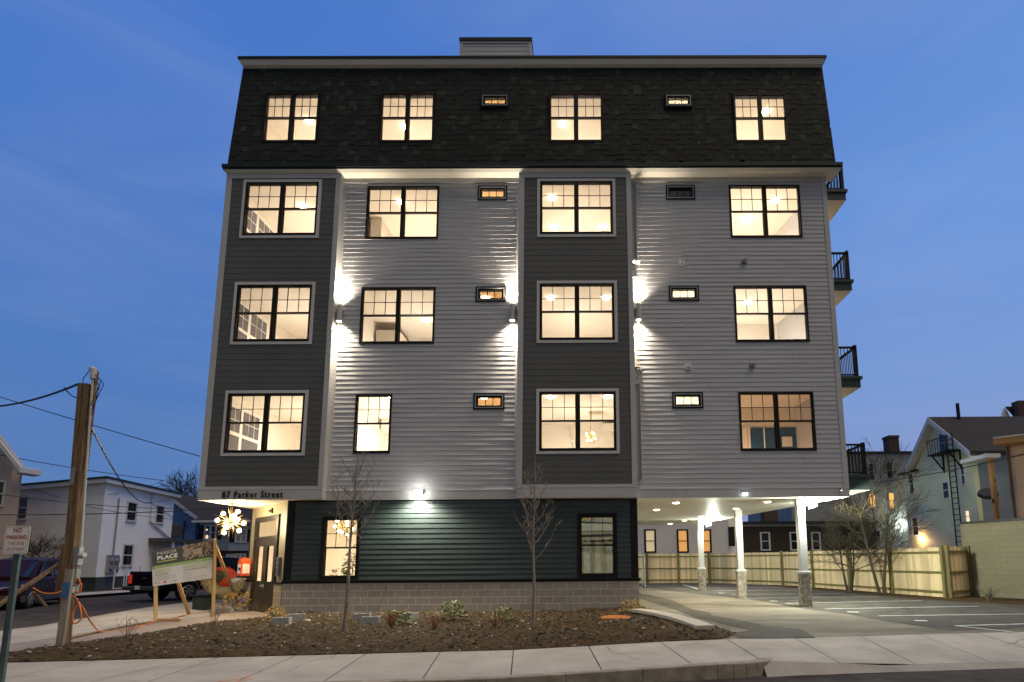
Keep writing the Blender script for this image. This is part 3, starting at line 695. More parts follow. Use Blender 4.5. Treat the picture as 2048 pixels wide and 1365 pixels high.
# ---- rooms (real interiors behind every window)
def room(x0,x1,zf,zc,y0,y1,lampspots,power,col=(1,.89,.74),wall=PLASTER,side=None,lightpos=None,extra=None):
    mb=MB(); 
    mb.quad((x0,y0,zc),(x1,y0,zc),(x1,y1,zc),(x0,y1,zc),tint=0); mb.quad((x0,y1,zf),(x1,y1,zf),(x1,y1,zc),(x0,y1,zc),tint=0)
    mb.quad((x0,y0,zf),(x0,y1,zf),(x0,y1,zc),(x0,y0,zc),tint=0); mb.quad((x1,y0,zf),(x1,y1,zf),(x1,y1,zc),(x1,y0,zc),tint=0)
    mb.quad((x0,y0,zf),(x1,y0,zf),(x1,y1,zf),(x0,y1,zf),tint=1)
    if extra: extra(mb)
    rm=mb.build('room_interior',[wall,FLOORR,NIGHTP,MINT,CASING,BLUEP,RED],B)
    if lampspots:
        l=MB()
        for x,y in lampspots: l.cyl((x,y,zc-.001),(x,y,zc-.035),.115,18)
        l.build('ceiling_light',LAMPW,rm)
    if power:
        p=lightpos or ((x0+x1)/2,y0+(y1-y0)*.55,zf+.55)
        lamp('room_fill','POINT',p,power,col,rm,shadow_soft_size=.12)  # unseen low fill light added below the sill to brighten the ceiling evenly
    return rm
def sidewin(x,ya,yb,za,zb):   # twin sash window in the left outer wall, seen from inside
    def f(mb):
        mb.box(x,x+.05,ya-.1,yb+.1,za-.1,zb+.1,tint=3)
        m_=(ya+yb)/2
        for a,b in((ya,m_-.05),(m_+.05,yb)):
            for c,d in((za,(za+zb)/2-.03),((za+zb)/2+.03,zb)):
                mb.box(x+.05,x+.056,a+.03,b-.03,c+.03,d-.03,tint=2)
                if c>za:
                    for i in(1,2): q=a+(b-a)*i/3; mb.box(x+.055,x+.066,q-.01,q+.01,c,d,tint=3)
                    mb.box(x+.055,x+.066,a,b,(c+d)/2-.01,(c+d)/2+.01,tint=3)
    return f
PW=245
for i,(r,zf) in enumerate(((R1,11.0),(R2,7.45),(R3,3.92))):
    zc=zf+2.98
    lx=((-9.75,1.3),(-8.9,2.6)) if i==0 else ((-9.2,2.7),) if i==1 else ((-9.0,3.4),)
    room(XL+.04,-7.75,zf,zc,YB+.11,4.6+(i==2)*.3,lx,PW,extra=sidewin(XL+.04,.35,2.4,r[0]+.02,r[1]-.1))
    def exc(mb,i=i,zf=zf,zc=zc):
        if i==1: mb.box(-7.6,-6.75,3.0,4.5,zf,zc-.35,tint=0)
        if i==2: mb.box(-7.6,-6.7,3.9,4.5,zc-.45,zc-.01,tint=0); mb.box(-6.62,-6.5,4.40,4.55,zf+1.62,zf+1.76,tint=6); mb.box(-5.6,-4.7,4.5,4.56,zf,zf+2.1,tint=3)
        if i==0: mb.box(-7.6,-7.2,2.0,4.5,zf,zc-.01,tint=0)
    room(-7.70,-3.95,zf,zc,.11,4.6,((-6.2,1.1),) if i!=1 else ((-5.7,2.9),),PW*1.05 if i<2 else PW*2.2,col=(1,.89,.74) if i<2 else (1,.92,.78),extra=exc)
    # bay B
    ex=None
    if i==2:
        def ex(mb):
            mb.box(-.3,-.25,4.2,4.9,zf+2.1,zf+2.15,tint=3)
            mb.box(1.9-1.0,1.9,4.5,4.9,zf+2.62,zf+2.9,tint=0)
    room(XB1+.04,1.9,zf,zc,YB+.11,5.0,((-.95,1.2),(.95,1.2)) if i else ((-.9,.9),(-.9,2.6),(.95,2.6)),PW*1.1,extra=ex)
    room(-3.9,-1.95,zf,zc,.11,3.0,((-3.2,1.2),),110 if i else 190,col=(1,.82,.56),wall=PLASTD)
    if i: room(1.98,4.3,zf,zc,.11,3.0,(),320,col=(1,.90,.68),wall=PLASTER)
    else: room(1.98,4.3,zf,zc,.11,3.0,(),.25)
    def exd(mb,zf=zf,r=r,i=i):
        X=8.0
        # balcony glazing in the right wall
        mb.box(X-.05,X,.7,3.2,zf+.1,r[1]+.02,tint=3)
        for a,b in((.8,1.9),(2.05,3.1)):
            mb.box(X-.056,X-.05,a,b,zf+.3,r[1]-.42,tint=2); mb.box(X-.056,X-.05,a,b,r[1]-.36,r[1]-.06,tint=2)
        if i==2: mb.box(6.12,7.9,2.55,2.6,zf+.2,zf+2.2,tint=5); mb.box(6.04,6.12,2.53,2.6,zf+.2,zf+2.26,tint=3);mb.box(7.25,7.6,2.5,2.55,zf+1.5,zf+1.86,tint=3);mb.box(6.6,6.64,2.53,2.55,zf+.2,zf+2.2,tint=3)
    room(4.35,8.0 if i==2 else 8.05,zf,zc,.11,2.6 if i==2 else 3.4,((6.95,1.1),(6.3,2.2)) if i==0 else ((5.95,1.6),) if i==1 else (),PW*1.1 if i<2 else 62,col=(1,.89,.74) if i<2 else (1,.66,.40),extra=exd)
# mansard rooms
for (a,b,lx,pw) in((-11.2,-7.6,((-9.75,1.3),(-8.85,3.6)),PW*1.05),(-7.5,-3.9,((-6.35,1.6),),PW*1.05),(-1.9,1.9,((-.55,1.5),),PW*1.05),(4.4,8.0,((6.75,.95),),PW*1.05)):
    room(a,b,14.32,17.35,.02,5.0,lx,pw)
room(-3.85,-1.95,14.32,17.35,.02,2.6,(),190,col=(1,.82,.56),wall=PLASTD); room(1.98,4.3,14.32,17.35,.02,3,(),320,col=(1,.90,.68))
# arched sofa-back shape and hall chandelier in the lower centre bay
mb=MB(); n=14
pts=[(-.45+.45*cos(a)+.0,5.9) for a in(0,)]
v=[];f=[]
for k in range(n+1):
    a=PI*k/n; v+=[(-.02+.58*cos(a)*1.0,1.2,4.25+.86*sin(a)),(-.02+.58*cos(a),1.26,4.25+.86*sin(a))]
for k in range(n): f.append((2*k,2*k+2,2*k+3,2*k+1))
f.append(tuple(range(0,2*n+2,2)));f.append(tuple(range(1,2*n+2,2))[::-1]); mb.add(v,f)
tag(mb.build('arched_headboard',mat('dark_upholstery',(.10,.09,.08),.8,.1),origin=(-.02,1.2,4.2)),'dark round topped headboard inside the lowest window of the centre grey bay','headboard')
# lobby
lob=[(-8.78,.12),(-5.4,.12),(-5.4,5.2),(-11.2,5.2),(-11.3,2.6)]
mb=MB(); zf,zc=-.11,3.2
mb.add([(x,y,zc) for x,y in lob],[tuple(range(5))],0); mb.add([(x,y,zf) for x,y in lob],[tuple(range(5))],1)
for k in range(1,4):
    a,b=lob[k],lob[k+1]; mb.quad((*a,zf),(*b,zf),(*b,zc),(*a,zc),tint=0)
for k in range(7): mb.box(-8.2,-6.9,5.1,5.17,.55+k*.13,.66+k*.13,tint=4)
mb.box(-8.35,-8.25,5.0,5.19,.0,2.3,tint=3); mb.box(-8.35,-6.6,5.0,5.19,2.3,2.4,tint=3)
LB=mb.build('room_interior',[PLASTER,FLOORR,NIGHTP,MINT,CASING],B)
lamp('room_fill','POINT',(-9.3,3.4,.4),95,(1,.85,.62),LB,shadow_soft_size=.12); lamp('room_fill','POINT',(-7.0,3.6,.35),150,(1,.86,.64),LB,shadow_soft_size=.12)  # low unseen fill lights added in the lobby, without fixtures
# utility room behind the right ground window
mb=MB(); x0,x1,y0,y1=-1.6,1.65,.11,3.2
mb.quad((x0,y1,-.1),(x1,y1,-.1),(x1,y1,3.25),(x0,y1,3.25),tint=0); mb.quad((x0,y0,3.25),(x1,y0,3.25),(x1,y1,3.25),(x0,y1,3.25),tint=1)
mb.quad((x0,y0,-.1),(x0,y1,-.1),(x0,y1,3.25),(x0,y0,3.25),tint=0);mb.quad((x1,y0,-.1),(x1,y1,-.1),(x1,y1,3.25),(x1,y0,3.25),tint=1);mb.quad((x0,y0,-.1),(x1,y0,-.1),(x1,y1,-.1),(x0,y1,-.1),tint=0)
for k in range(9): mb.box(-1.5+k*.38,-1.45+k*.38,3.05,3.19,0,2.15,tint=1 if k%3 else 2)
for k,(z,y) in enumerate(((2.28,2.2),(2.40,2.4),(2.12,2.9))): mb.tube([(x0,y,z),(.2,y,z),(x1,y-.2,z+.03)],.035 if k else .05,8,tint=3 if k!=1 else 4)
mb.beam((-1.6,1.2,2.72),(1.65,1.6,2.66),.05,.06,tint=3); mb.beam((-1.4,2.8,2.5),(1.3,1.8,3.2),.09,.2,tint=1)
for k in range(6): R_=random.Random(k); x=R_.uniform(-.6,1.2); mb.tube([(x,2.9,1.95+R_.uniform(-.1,.2)),(x+.2,2.7,2.25),(x+.5,2.8,2.1)],.02,6,tint=2)
rm=mb.build('utility_room',[mat('insulation_white',(.60,.62,.58),.8,.12,4),mat('plywood_osb',(.42,.30,.13),.8,.15,9),WOODN,BLACKT,METALL],B)
lamp('room_fill','POINT',(1.25,.6,3.0),45,(.95,1,.80),rm,shadow_soft_size=.1); lamp('room_fill','POINT',(-.9,.5,1.3),30,(.9,1,.85),rm,shadow_soft_size=.1)  # unseen fill lights added to the utility room, no fixtures modelled
# lobby plant
def leafy(mb,c,r,h,n,size,R,stems=0,droop=0):
    for _ in range(n):
        a=R.uniform(0,2*PI); rr=R.random()**.5; zz=R.random(); k=r*rr*(1-.45*zz**2)
        p=Vector((c[0]+cos(a)*k,c[1]+sin(a)*k,c[2]+h*zz)); u=Vector((cos(a+R.uniform(-.8,.8)),sin(a+R.uniform(-.8,.8)),R.uniform(-.4-droop,.8-droop))).normalized()
        s_=size*R.uniform(.6,1.3); w=u.cross(Vector((R.uniform(-1,1),R.uniform(-1,1),1))).normalized()*s_*.32
        q=p+u*s_; md=p+u*s_*.5+Vector((0,0,s_*.1))
        mb.quad(p,md+w,q,md-w)
def bush(name,p,r,h,leafm,label,n=240,size=.07,cat='shrub',stemm=BARK,droop=0,seed=None,group=None,ns=9):
    R=random.Random(seed if seed is not None else int(p[0]*91+p[1]*17)); t=thing(name,label,cat,p,group)
    m_=MB()
    for k in range(ns):
        a=R.uniform(0,2*PI);k2=r*R.uniform(.3,.8); m_.tube([p,(p[0]+cos(a)*k2*.5,p[1]+sin(a)*k2*.5,p[2]+h*.5),(p[0]+cos(a)*k2,p[1]+sin(a)*k2,p[2]+h*R.uniform(.7,1))],[.008,.006,.003],5)
    m_.build('stems',stemm,t)
    if n:
        m_=MB(); leafy(m_,(p[0],p[1],p[2]+h*.08),r,h,n,size,R,droop=droop); m_.build('foliage',leafm,t)
    return t
t=bush('potted_plant',(-6.75,1.0,-.1),.45,1.95,LEAFG,'leafy green potted plant standing inside the lobby window','plant',n=520,size=.17,seed=5,cat='plant') if False else None
t=thing('potted_plant','leafy green plant standing inside the lit left ground floor window','plant',(-7.15,.8,-.1)); R=random.Random(5)
m_=MB(); leafy(m_,(-7.12,.75,.6),.26,1.15,260,.13,R,droop=.3); leafy(m_,(-7.5,.75,.6),.36,.62,150,.12,R,droop=.3); m_.build('foliage',LEAFG,t)
m_=MB(); m_.cyl((-7.15,.8,-.1),(-7.15,.8,.35),.17,14,.22); m_.build('pot',BLKC,t); m_=MB(); m_.tube([(-7.15,.8,.35),(-7.12,.78,1.5)],.015,6); m_.build('stem',BARK,t)
# ---- fixtures
def sputnik(c,R0,label,top,power,n=10,seed=1,bulbr=.05,group=None):
    R=random.Random(seed); t=thing('sputnik_chandelier',label,'chandelier',(c[0],c[1],top),group)
    c=Vector(c); mb=MB(); mb.ball(c,R0*.14,10,8); mb.tube([c,(c.x,c.y,top)],.012,8); mb.cyl((c.x,c.y,top),(c.x,c.y,top-.03),R0*.16,14)
    for k in range(46):
        z=1-2*(k+.5)/46; a=k*2.39996; d=Vector((cos(a)*math.sqrt(1-z*z),sin(a)*math.sqrt(1-z*z),z)); mb.tube([c,c+d*R0*R.uniform(.75,1.05)],.006,4)
    mb.build('brass_spikes',BRASS,t)
    for k in range(n):
        z=1-2*(k+.5)/n; a=k*2.39996+.7; d=Vector((cos(a)*math.sqrt(1-z*z),sin(a)*math.sqrt(1-z*z),z)); b=MB(); b.ball(c+d*R0*.72,bulbr,18,12); b.build('bulb',BULB,t,smooth=True)
    lamp('chandelier_light','POINT',c,power,(1,.78,.46),t,shadow_soft_size=R0*.6)
    return t
cp=atZ(465,1006.5,ZB-.014); sputnik((cp.x,cp.y,2.72),.52,'brass sputnik chandelier with glowing bulbs under the soffit beside the entrance doors',ZB-.014,400,10,1,.062)
q=atY(687,1054,2.2); sputnik((q.x,q.y,q.z),.42,'brass sputnik chandelier glowing inside the left ground floor window',3.19,30,9,2,.05)
q=atY(1181,874,3.0); sputnik((q.x,q.y,q.z),.26,'small sputnik chandelier hanging in the lowest window of the centre grey bay',6.88,12,8,3,.03)
for (x,lab) in((-7.57,'silver cylinder wall light beside the left grey bay shining up and down'),(-2.10,'silver cylinder wall light at the left edge of the centre grey bay'),(1.90,'silver cylinder wall light right of the centre grey bay shining up and down')):
    z0,z1=8.98,9.56; y=-.145; t=thing('wall_sconce',lab,'wall light',(x,-.02,9.27),'cylinder wall lights between the bays')
    mb=MB(); 
    for (a,b) in((z0+.03,z1-.03),): mb.tube([(x,y,a),(x,y,b)],.082,20)
    mb.tube([(x,y,z0),(x,y,z0+.03)],.086,20,cap=False); mb.tube([(x,y,z1-.03),(x,y,z1)],.086,20,cap=False); mb.build('lamp_cylinder',METALL,t)
    mb=MB(); mb.box(x-.06,x+.06,-.06,-.0,9.19,9.35); mb.build('wall_bracket',METAL,t)
    for z,d in((z0,-1),(z1,1)):
        mb=MB(); mb.cyl((x,y,z+.02*-d),(x,y,z+.012*-d),.075,18); mb.build('lens',LAMPS,t)
        lamp('sconce_beam','SPOT',(x,y,z+d*.03),320,(1,.85,.64),t,dir=(0,.05,d),spot_size=math.radians(125),spot_blend=1,shadow_soft_size=.07)
        lamp('sconce_core','SPOT',(x,y,z+d*.03),900,(1,.85,.64),t,dir=(0,.05,d),spot_size=math.radians(52),spot_blend=1,shadow_soft_size=.07)
for (zz,px,up,lab) in((10.93,1.88,1,'small white security light high on the white wall above the right cylinder light'),(7.45,1.97,-1,'small white security light on the white wall below the right cylinder light')):
    q=atY(1272 if up>0 else 1281,523 if up>0 else 738,-.1); t=thing('security_light',lab,'wall light',(q.x,0,q.z))
    mb=MB(); mb.box(q.x-.06,q.x+.06,-.10,-.0,q.z-.05,q.z+.09); mb.build('housing',CASING,t,bevel=.01)
    for s_ in(-1,1): mb=MB(); mb.cyl((q.x+s_*.07,-.11,q.z-.02),(q.x+s_*.07,-.19,q.z-.07),.035,12,.05); mb.build('lamp_head',CASING,t)
# bright flood over the green wall
q=atY(838,987,-.05); t=thing('floodlight','blazing white floodlight on the trim board above the green clapboard wall','floodlight',(q.x,0,q.z))
mb=MB(); mb.box(q.x-.13,q.x+.13,-.14,-.03,q.z-.04,q.z+.10); mb.build('housing',METALL,t,bevel=.01)
mb=MB(); mb.hexa([(q.x-.11,-.15,q.z-.07),(q.x+.11,-.15,q.z-.07),(q.x+.11,-.05,q.z-.07),(q.x-.11,-.05,q.z-.07)],[(q.x-.12,-.17,q.z+.05),(q.x+.12,-.17,q.z+.05),(q.x+.12,-.14,q.z+.05),(q.x-.12,-.14,q.z+.05)]); mb.build('lens',LAMPB,t)
lamp('flood_beam','SPOT',(q.x,-.26,q.z-.08),650,(1,.93,.78),t,dir=(0,-.45,-1),spot_size=math.radians(165),spot_blend=.5,shadow_soft_size=.10)
lamp('flood_glow','POINT',(q.x,-.30,q.z+.02),15,(1,.96,.86),t,shadow_soft_size=.10)
# emergency twin heads on the right fascia
q=atY(1489,988.5,-.06); t=thing('emergency_light','twin head emergency light glowing on the fascia over the drive','emergency light',(q.x,0,q.z))
mb=MB(); mb.box(q.x-.08,q.x+.08,-.09,-.03,q.z,q.z+.05); mb.build('housing',METAL,t)
for s_ in(-1,1): mb=MB(); mb.ball((q.x+s_*.05,-.11,q.z),.038,10,8); mb.build('lamp_head',emit('emergency_bulb',(.8,.88,1),9) if 'emergency_bulb' not in MT else MT['emergency_bulb'],t,smooth=True)
q=atY(1683,979,-.06); mb=MB(); mb.cyl((q.x,-.03,q.z),(q.x,-.07,q.z),.05,12); mb.ball((q.x,-.09,q.z-.02),.045,10,8); tag(mb.build('dome_camera',METAL,origin=(q.x,0,q.z)),'small grey dome camera at the right end of the fascia','camera')
# wall vents
for x,y,k,lab in((1364,526,0,'square'),(1376,735,0,'square'),(1488,524,1,'round'),(1504,732,1,'round')):
    q=atY(x,y,0); mb=MB()
    if k==0:
        mb.box(q.x-.10,q.x+.10,-.035,-.0,q.z-.10,q.z+.10); mb.box(q.x-.055,q.x+.055,-.075,-.035,q.z-.03,q.z+.06)
    else: mb.tube([(q.x,0,q.z),(q.x,-.03,q.z)],.10,18); mb.tube([(q.x,-.03,q.z),(q.x,-.10,q.z-.01)],.075,18); 
    mb.build('wall_vent',METAL if k else CASING,B,bevel=.004)
for x,y in((1286,322),(1363,321),(1486,319)):
    q=atY(x,y,-.3); mb=MB(); mb.box(q.x-.06,q.x+.06,-.34,-.2,q.z-.05,q.z+.05); mb.build('roof_vent',BLACKT,B,bevel=.008)
# recessed lights
for x,y in((1313,1020),(1352,1006),(1403,1034),(1340,1048),(1369,1041),(1472,1018),(1535,1004)):
    q=atZ(x,y,ZB-.014); mb=MB(); mb.cyl((q.x,q.y,ZB-.015),(q.x,q.y,ZB-.035),.10,16); o=mb.build('recessed_light',LAMPC,B)
    lamp('downlight_beam','SPOT',(q.x,q.y,ZB-.06),330,(1,.86,.62),B,dir=(0,0,-1),spot_size=math.radians(125),spot_blend=.7,shadow_soft_size=.09)
# ---- drive columns
def column(px,py,zt=ZB-.015,hh=1.0,seed=1,zg_=-.0):
    p=atZ(px,py,zg_); x,y=p.x,p.y; z0=-.02; R=random.Random(seed)
    mb=MB(); mb.box(x-.115,x+.115,y-.10,y+.10,hh+.06,zt); mb.box(x-.13,x+.13,y-.115,y+.115,zt-.22,zt-.02); sh=mb.build('column',TRIMW,B,bevel=.006)
    mb=MB(); mb.box(x-.19,x+.19,y-.165,y+.165,hh-.01,hh+.07); mb.build('column_cap',TRIMW,sh,bevel=.008)
    hx,hy=.135,.11
    mb=MB(); mb.box(x-hx,x+hx,y-hy,y+hy,z0,hh-.01)
    for sd in range(4):
        z=z0; hw=(hx if sd in(0,3) else hy)+.015
        while z<hh-.04:
            h=R.uniform(.045,.10); h=min(h,hh-.01-z); a=-hw
            while a<hw-.01:
                w=R.uniform(.08,.22); b=min(a+w,hw); o=R.uniform(.004,.034)
                if sd==0: mb.box(x+a+.003,x+b-.003,y-hy-o,y-hy+.005,z+.004,z+h-.004)
                elif sd==1: mb.box(x-hx-o,x-hx+.005,y+a+.003,y+b-.003,z+.004,z+h-.004)
                elif sd==2: mb.box(x+hx-.005,x+hx+o,y+a+.003,y+b-.003,z+.004,z+h-.004)
                else: mb.box(x+a+.003,x+b-.003,y+hy-.005,y+hy+o,z+.004,z+h-.004)
                a=b
            z+=h
    mb.build('stone_base',STONE,sh,bevel=.005)
    return x,y
c1=column(1612,1217,seed=1,zg_=-.04); c2=column(1484,1197.5,seed=2); c3=column(1405,1182.5,seed=3)
for (x,y),en,lab in((c1,900,'bright cool floodlight mounted right of the nearest drive column'),(c3,480,'bright cool floodlight mounted right of the farthest drive column')):
    t=thing('floodlight',lab,'floodlight',(x+.15,y,ZB-.25),'cool floodlights on the drive columns')
    px_f=(x==c1[0])
    if px_f: lamp('gable_fill_spot','SPOT',(x+.58,y,3.10),6000,(1,1,.66),t,dir=(27-x,25-y,6.6),spot_size=math.radians(28),spot_blend=.5,shadow_soft_size=.09)  # extra spot added on the near floodlight to light the distant yellow gable
    mb=MB(); mb.hexa([(x+.14,y-.12,3.10),(x+.32,y-.12,3.06),(x+.32,y+.12,3.06),(x+.14,y+.12,3.10)],[(x+.14,y-.12,3.24),(x+.36,y-.12,3.22),(x+.36,y+.12,3.22),(x+.14,y+.12,3.24)]); mb.build('housing',METAL,t,bevel=.008)
    mb=MB(); mb.hexa([(x+.325,y-.13,3.0),(x+.50,y-.13,3.07),(x+.50,y+.13,3.07),(x+.325,y+.13,3.0)],[(x+.365,y-.13,3.20),(x+.48,y-.13,3.22),(x+.48,y+.13,3.22),(x+.365,y+.13,3.20)]); mb.build('lens',LAMPB,t)
    lamp('fence_fill_spot','SPOT',(x+.56,y,3.06),650 if px_f else 260,(.92,1,.78),t,dir=(1,.55,-.02),spot_size=math.radians(120),spot_blend=.8,shadow_soft_size=.09)  # outward spot added to the floodlight so the fence gets brighter
    lamp('flood_light','POINT',(x+.60,y-.22,3.0),en,(.95,1,.86),t,shadow_soft_size=.09)
# ---- balconies on the right side wall
for (zr,zd_,zb_,xr_,xp_,lab) in((15.36,14.34,13.95,9.50,9.35,0),(11.99,10.95,10.57,9.46,9.31,0),(8.56,7.5,7.12,9.49,9.33,0),(5.2,4.17,3.66,9.54,9.35,0)):
    y0,y1=1.0,4.2; xi=XR-.2
    mb=MB(); mb.box(xi,xr_-.0,y0-.0,y1,zd_-.10,zd_); mb.box(xi,xr_-.06,y0+.04,y1,zb_+.0,zd_-.10); 
    bl=mb.build('balcony',BLACKT if False else mat('balcony_green',(.03,.05,.045),.5,.1) if 'balcony_green' not in MT else MT['balcony_green'],B)
    m2=MB(); m2.box(xi,xr_-.07,y0+.05,y1-.01,zb_-.012,zb_-.001); m2.build('balcony_soffit',CEILP,bl)
    m2=MB(); m2.box(xi+.1,xp_+.04,y0+.06,y0+.12,zr-.06,zr); m2.box(xp_-.03,xp_+.05,y0+.02,y1,zr-.06,zr+.0)
    m2.box(xi+.1,xp_,y0+.07,y0+.11,zd_+.05,zd_+.09); m2.box(xp_-.01,xp_+.03,y0+.1,y1,zd_+.05,zd_+.09)
    m2.box(xp_-.04,xp_+.06,y0+.04,y0+.14,zd_,zr+.04); m2.box(xp_-.04,xp_+.06,y1-.1,y1,zd_,zr+.04)
    k=xi+.16
    while k<xp_-.05: m2.box(k-.010,k+.010,y0+.08,y0+.10,zd_+.09,zr-.06); k+=.11
    k=y0+.25
    while k<y1-.15: m2.box(xp_,xp_+.02,k-.010,k+.010,zd_+.09,zr-.06); k+=.11
    m2.build('railing',BLACKT,bl)
    if zb_>5:
        m2=MB(); m2.ball((XR-.35,2.6,zb_-.45),.06,10,8); m2.build('balcony_lamp',BULB,bl,smooth=True)
        lamp('balcony_glow','POINT',(XR-.1,2.6,zb_-.5),38,(1,.66,.34),bl,shadow_soft_size=.06)
# ================================================================== TREES AND SHRUBS
def branch(mb,p,d,l,r,depth,R,kids=3,spread=.5,up=.25,n=5,curve=.12,seg=4,minr=.003,tw=.62):
    pts=[p];rs=[r];q=Vector(p);dv=Vector(d).normalized()
    for i in range(seg):
        dv=(dv+Vector((R.uniform(-curve,curve),R.uniform(-curve,curve),R.uniform(-curve,curve)+up*.18))).normalized()
        q=q+dv*l/seg; pts.append(q.copy()); rs.append(max(minr,r*(1-.55*(i+1)/seg)))
    mb.tube(pts,rs,n if depth>1 else 4,cap=False)
    if depth<=0: return
    for k in range(kids):
        t=R.uniform(.25,1); i=min(seg-1,int(t*seg)); b=pts[i]+(pts[i+1]-pts[i])*(t*seg-i)
        a=R.uniform(0,2*PI); ax=(pts[i+1]-pts[i]).normalized(); s_=ax.orthogonal().normalized(); s2=ax.cross(s_)
        nd=(ax*cos(spread)+(s_*cos(a)+s2*sin(a))*sin(spread)).normalized()
        branch(mb,b,nd,l*R.uniform(tw-.15,tw+.12),max(minr,rs[i]*.62),depth-1,R,kids,spread,up,n,curve,max(2,seg-1),minr,tw)
def young_tree(px,py,label,h,seed,first,spreadr,lean=0):
    p=atZ(px,py,-.03); p.z=mz(p.x,p.y)-.02; R=random.Random(seed); t=thing('young_tree',label,'tree',p,'bare young trees in the mulch bed')
    mb=MB(); pts=[p+Vector((lean*z/h+.015*sin(z*2.3),0,z)) for z in lin(0,h,12)]; mb.tube(pts,[.042-.038*(i/12) for i in range(13)],7); mb.build('trunk',BARK,t)
    mb=MB(); n=20
    for k in range(n):
        z=first+(h*.86-first)*(k/n)**.9; b=pts[0]+Vector((lean*z/h,0,z)); a=k*2.4+R.uniform(-.4,.4); L_=spreadr*(1.25-.85*(z-first)/(h-first))*R.uniform(.85,1.15)
        q=b.copy(); dv=Vector((cos(a),sin(a)*.8,.55)).normalized(); pts2=[q.copy()];r0=.013*(1.1-.6*z/h);rs=[r0]
        for i in range(6):
            dv=(dv+Vector((R.uniform(-.1,.1),R.uniform(-.1,.1),.22))).normalized(); q=q+dv*L_/5; pts2.append(q.copy()); rs.append(max(.0034,r0*(1-.8*(i+1)/6)))
        mb.tube(pts2,rs,5,cap=False)
        for j in range(7):
            i=R.randint(1,5); aa=R.uniform(0,2*PI); branch(mb,pts2[i],(cos(aa)*.7,sin(aa)*.7,.8),L_*R.uniform(.12,.35),.0045,1,R,2,.5,.3,4,.12,3,.0032)
    mb.build('branches',BARK,t)
    m2=MB(); m2.cyl((p.x,p.y,p.z-.02),(p.x,p.y,p.z+.03),.22,14,.10); m2.build('mulch_ring',MULCH,t)
young_tree(688,1267,'slim bare young tree standing in front of the lit left ground floor window',4.05,4,1.75,.78,.10)
young_tree(1066,1257,'slim bare young tree in front of the green wall below the centre grey bay',3.95,9,1.5,.72,.02)
def bare_tree(name,base,h,label,seed,trunks,mat_,r=.1,depth=4,kids=4,spread=.5,cat='tree',lean=(0,0),group=None,minr=.006,first=.35):
    R=random.Random(seed); t=thing(name,label,cat,base,group); tm=MB(); bm=MB()
    for k in range(trunks):
        a=2*PI*k/max(1,trunks)+.5; d=Vector((cos(a)*.22*(trunks>1)+lean[0],sin(a)*.12*(trunks>1)+lean[1],1)).normalized()
        pts=[Vector(base)+Vector((cos(a)*.09*(trunks>1),sin(a)*.06*(trunks>1),-.05))];n=6;q=pts[0].copy();dv=d.copy();rs=[r]
        for i in range(n):
            dv=(dv+Vector((R.uniform(-.07,.07),R.uniform(-.05,.05),.05))).normalized(); q=q+dv*h*.72/n; pts.append(q.copy()); rs.append(r*(1-.7*(i+1)/n))
        tm.tube(pts,rs,7)
        for j in range(9 if trunks>1 else 16):
            tt=R.uniform(first,1)*n; i=min(n-1,int(tt)); b=pts[i]+(pts[i+1]-pts[i])*(tt-i); aa=R.uniform(0,2*PI)
            branch(bm,b,(cos(aa)*.9,sin(aa)*.9,R.uniform(.25,.9)),h*R.uniform(.24,.36),rs[i]*.5,depth-1,R,kids,spread,.3,5,.16,4,minr)
    tm.build('trunk',mat_,t); bm.build('branches',mat_,t); return t
q=atY(372,1060,62); bare_tree('street_tree',(q.x,q.y,.3),13.5,'wide bare dark tree rising behind the houses left of the building',5,1,BARKD,.3,4,5,.55,minr=.022,first=.45)
q=atZ(1700,1186,.02); bare_tree('multi_stem_tree',(q.x,q.y,0),3.6,'bare multi stemmed tree by the fence, nearest the bright drive column',12,3,mat('lit_tree_bark',(.055,.045,.028),.85,.1,8),.06,3,4,.5,minr=.006)
q=atZ(1765,1190,.02); bare_tree('multi_stem_tree',(q.x,q.y,0),4.6,'tall bare multi stemmed tree leaning left before the fence and yellow house',23,2,MT['lit_tree_bark'],.07,4,4,.5,lean=(-.12,0),minr=.006)
q=atY(1738,1000,20); bare_tree('backyard_tree',(q.x,q.y,0),8.2,'thin bare backyard tree rising behind the lowest balcony',31,2,MT['lit_tree_bark'],.09,3,4,.4,minr=.009)
q=atY(80,1150,11); bare_tree('roadside_thicket',(q.x,q.y,.1),2.9,'dark bare thicket behind the maroon minivan',6,5,BARKD,.022,3,4,.5,minr=.006,cat='shrub')
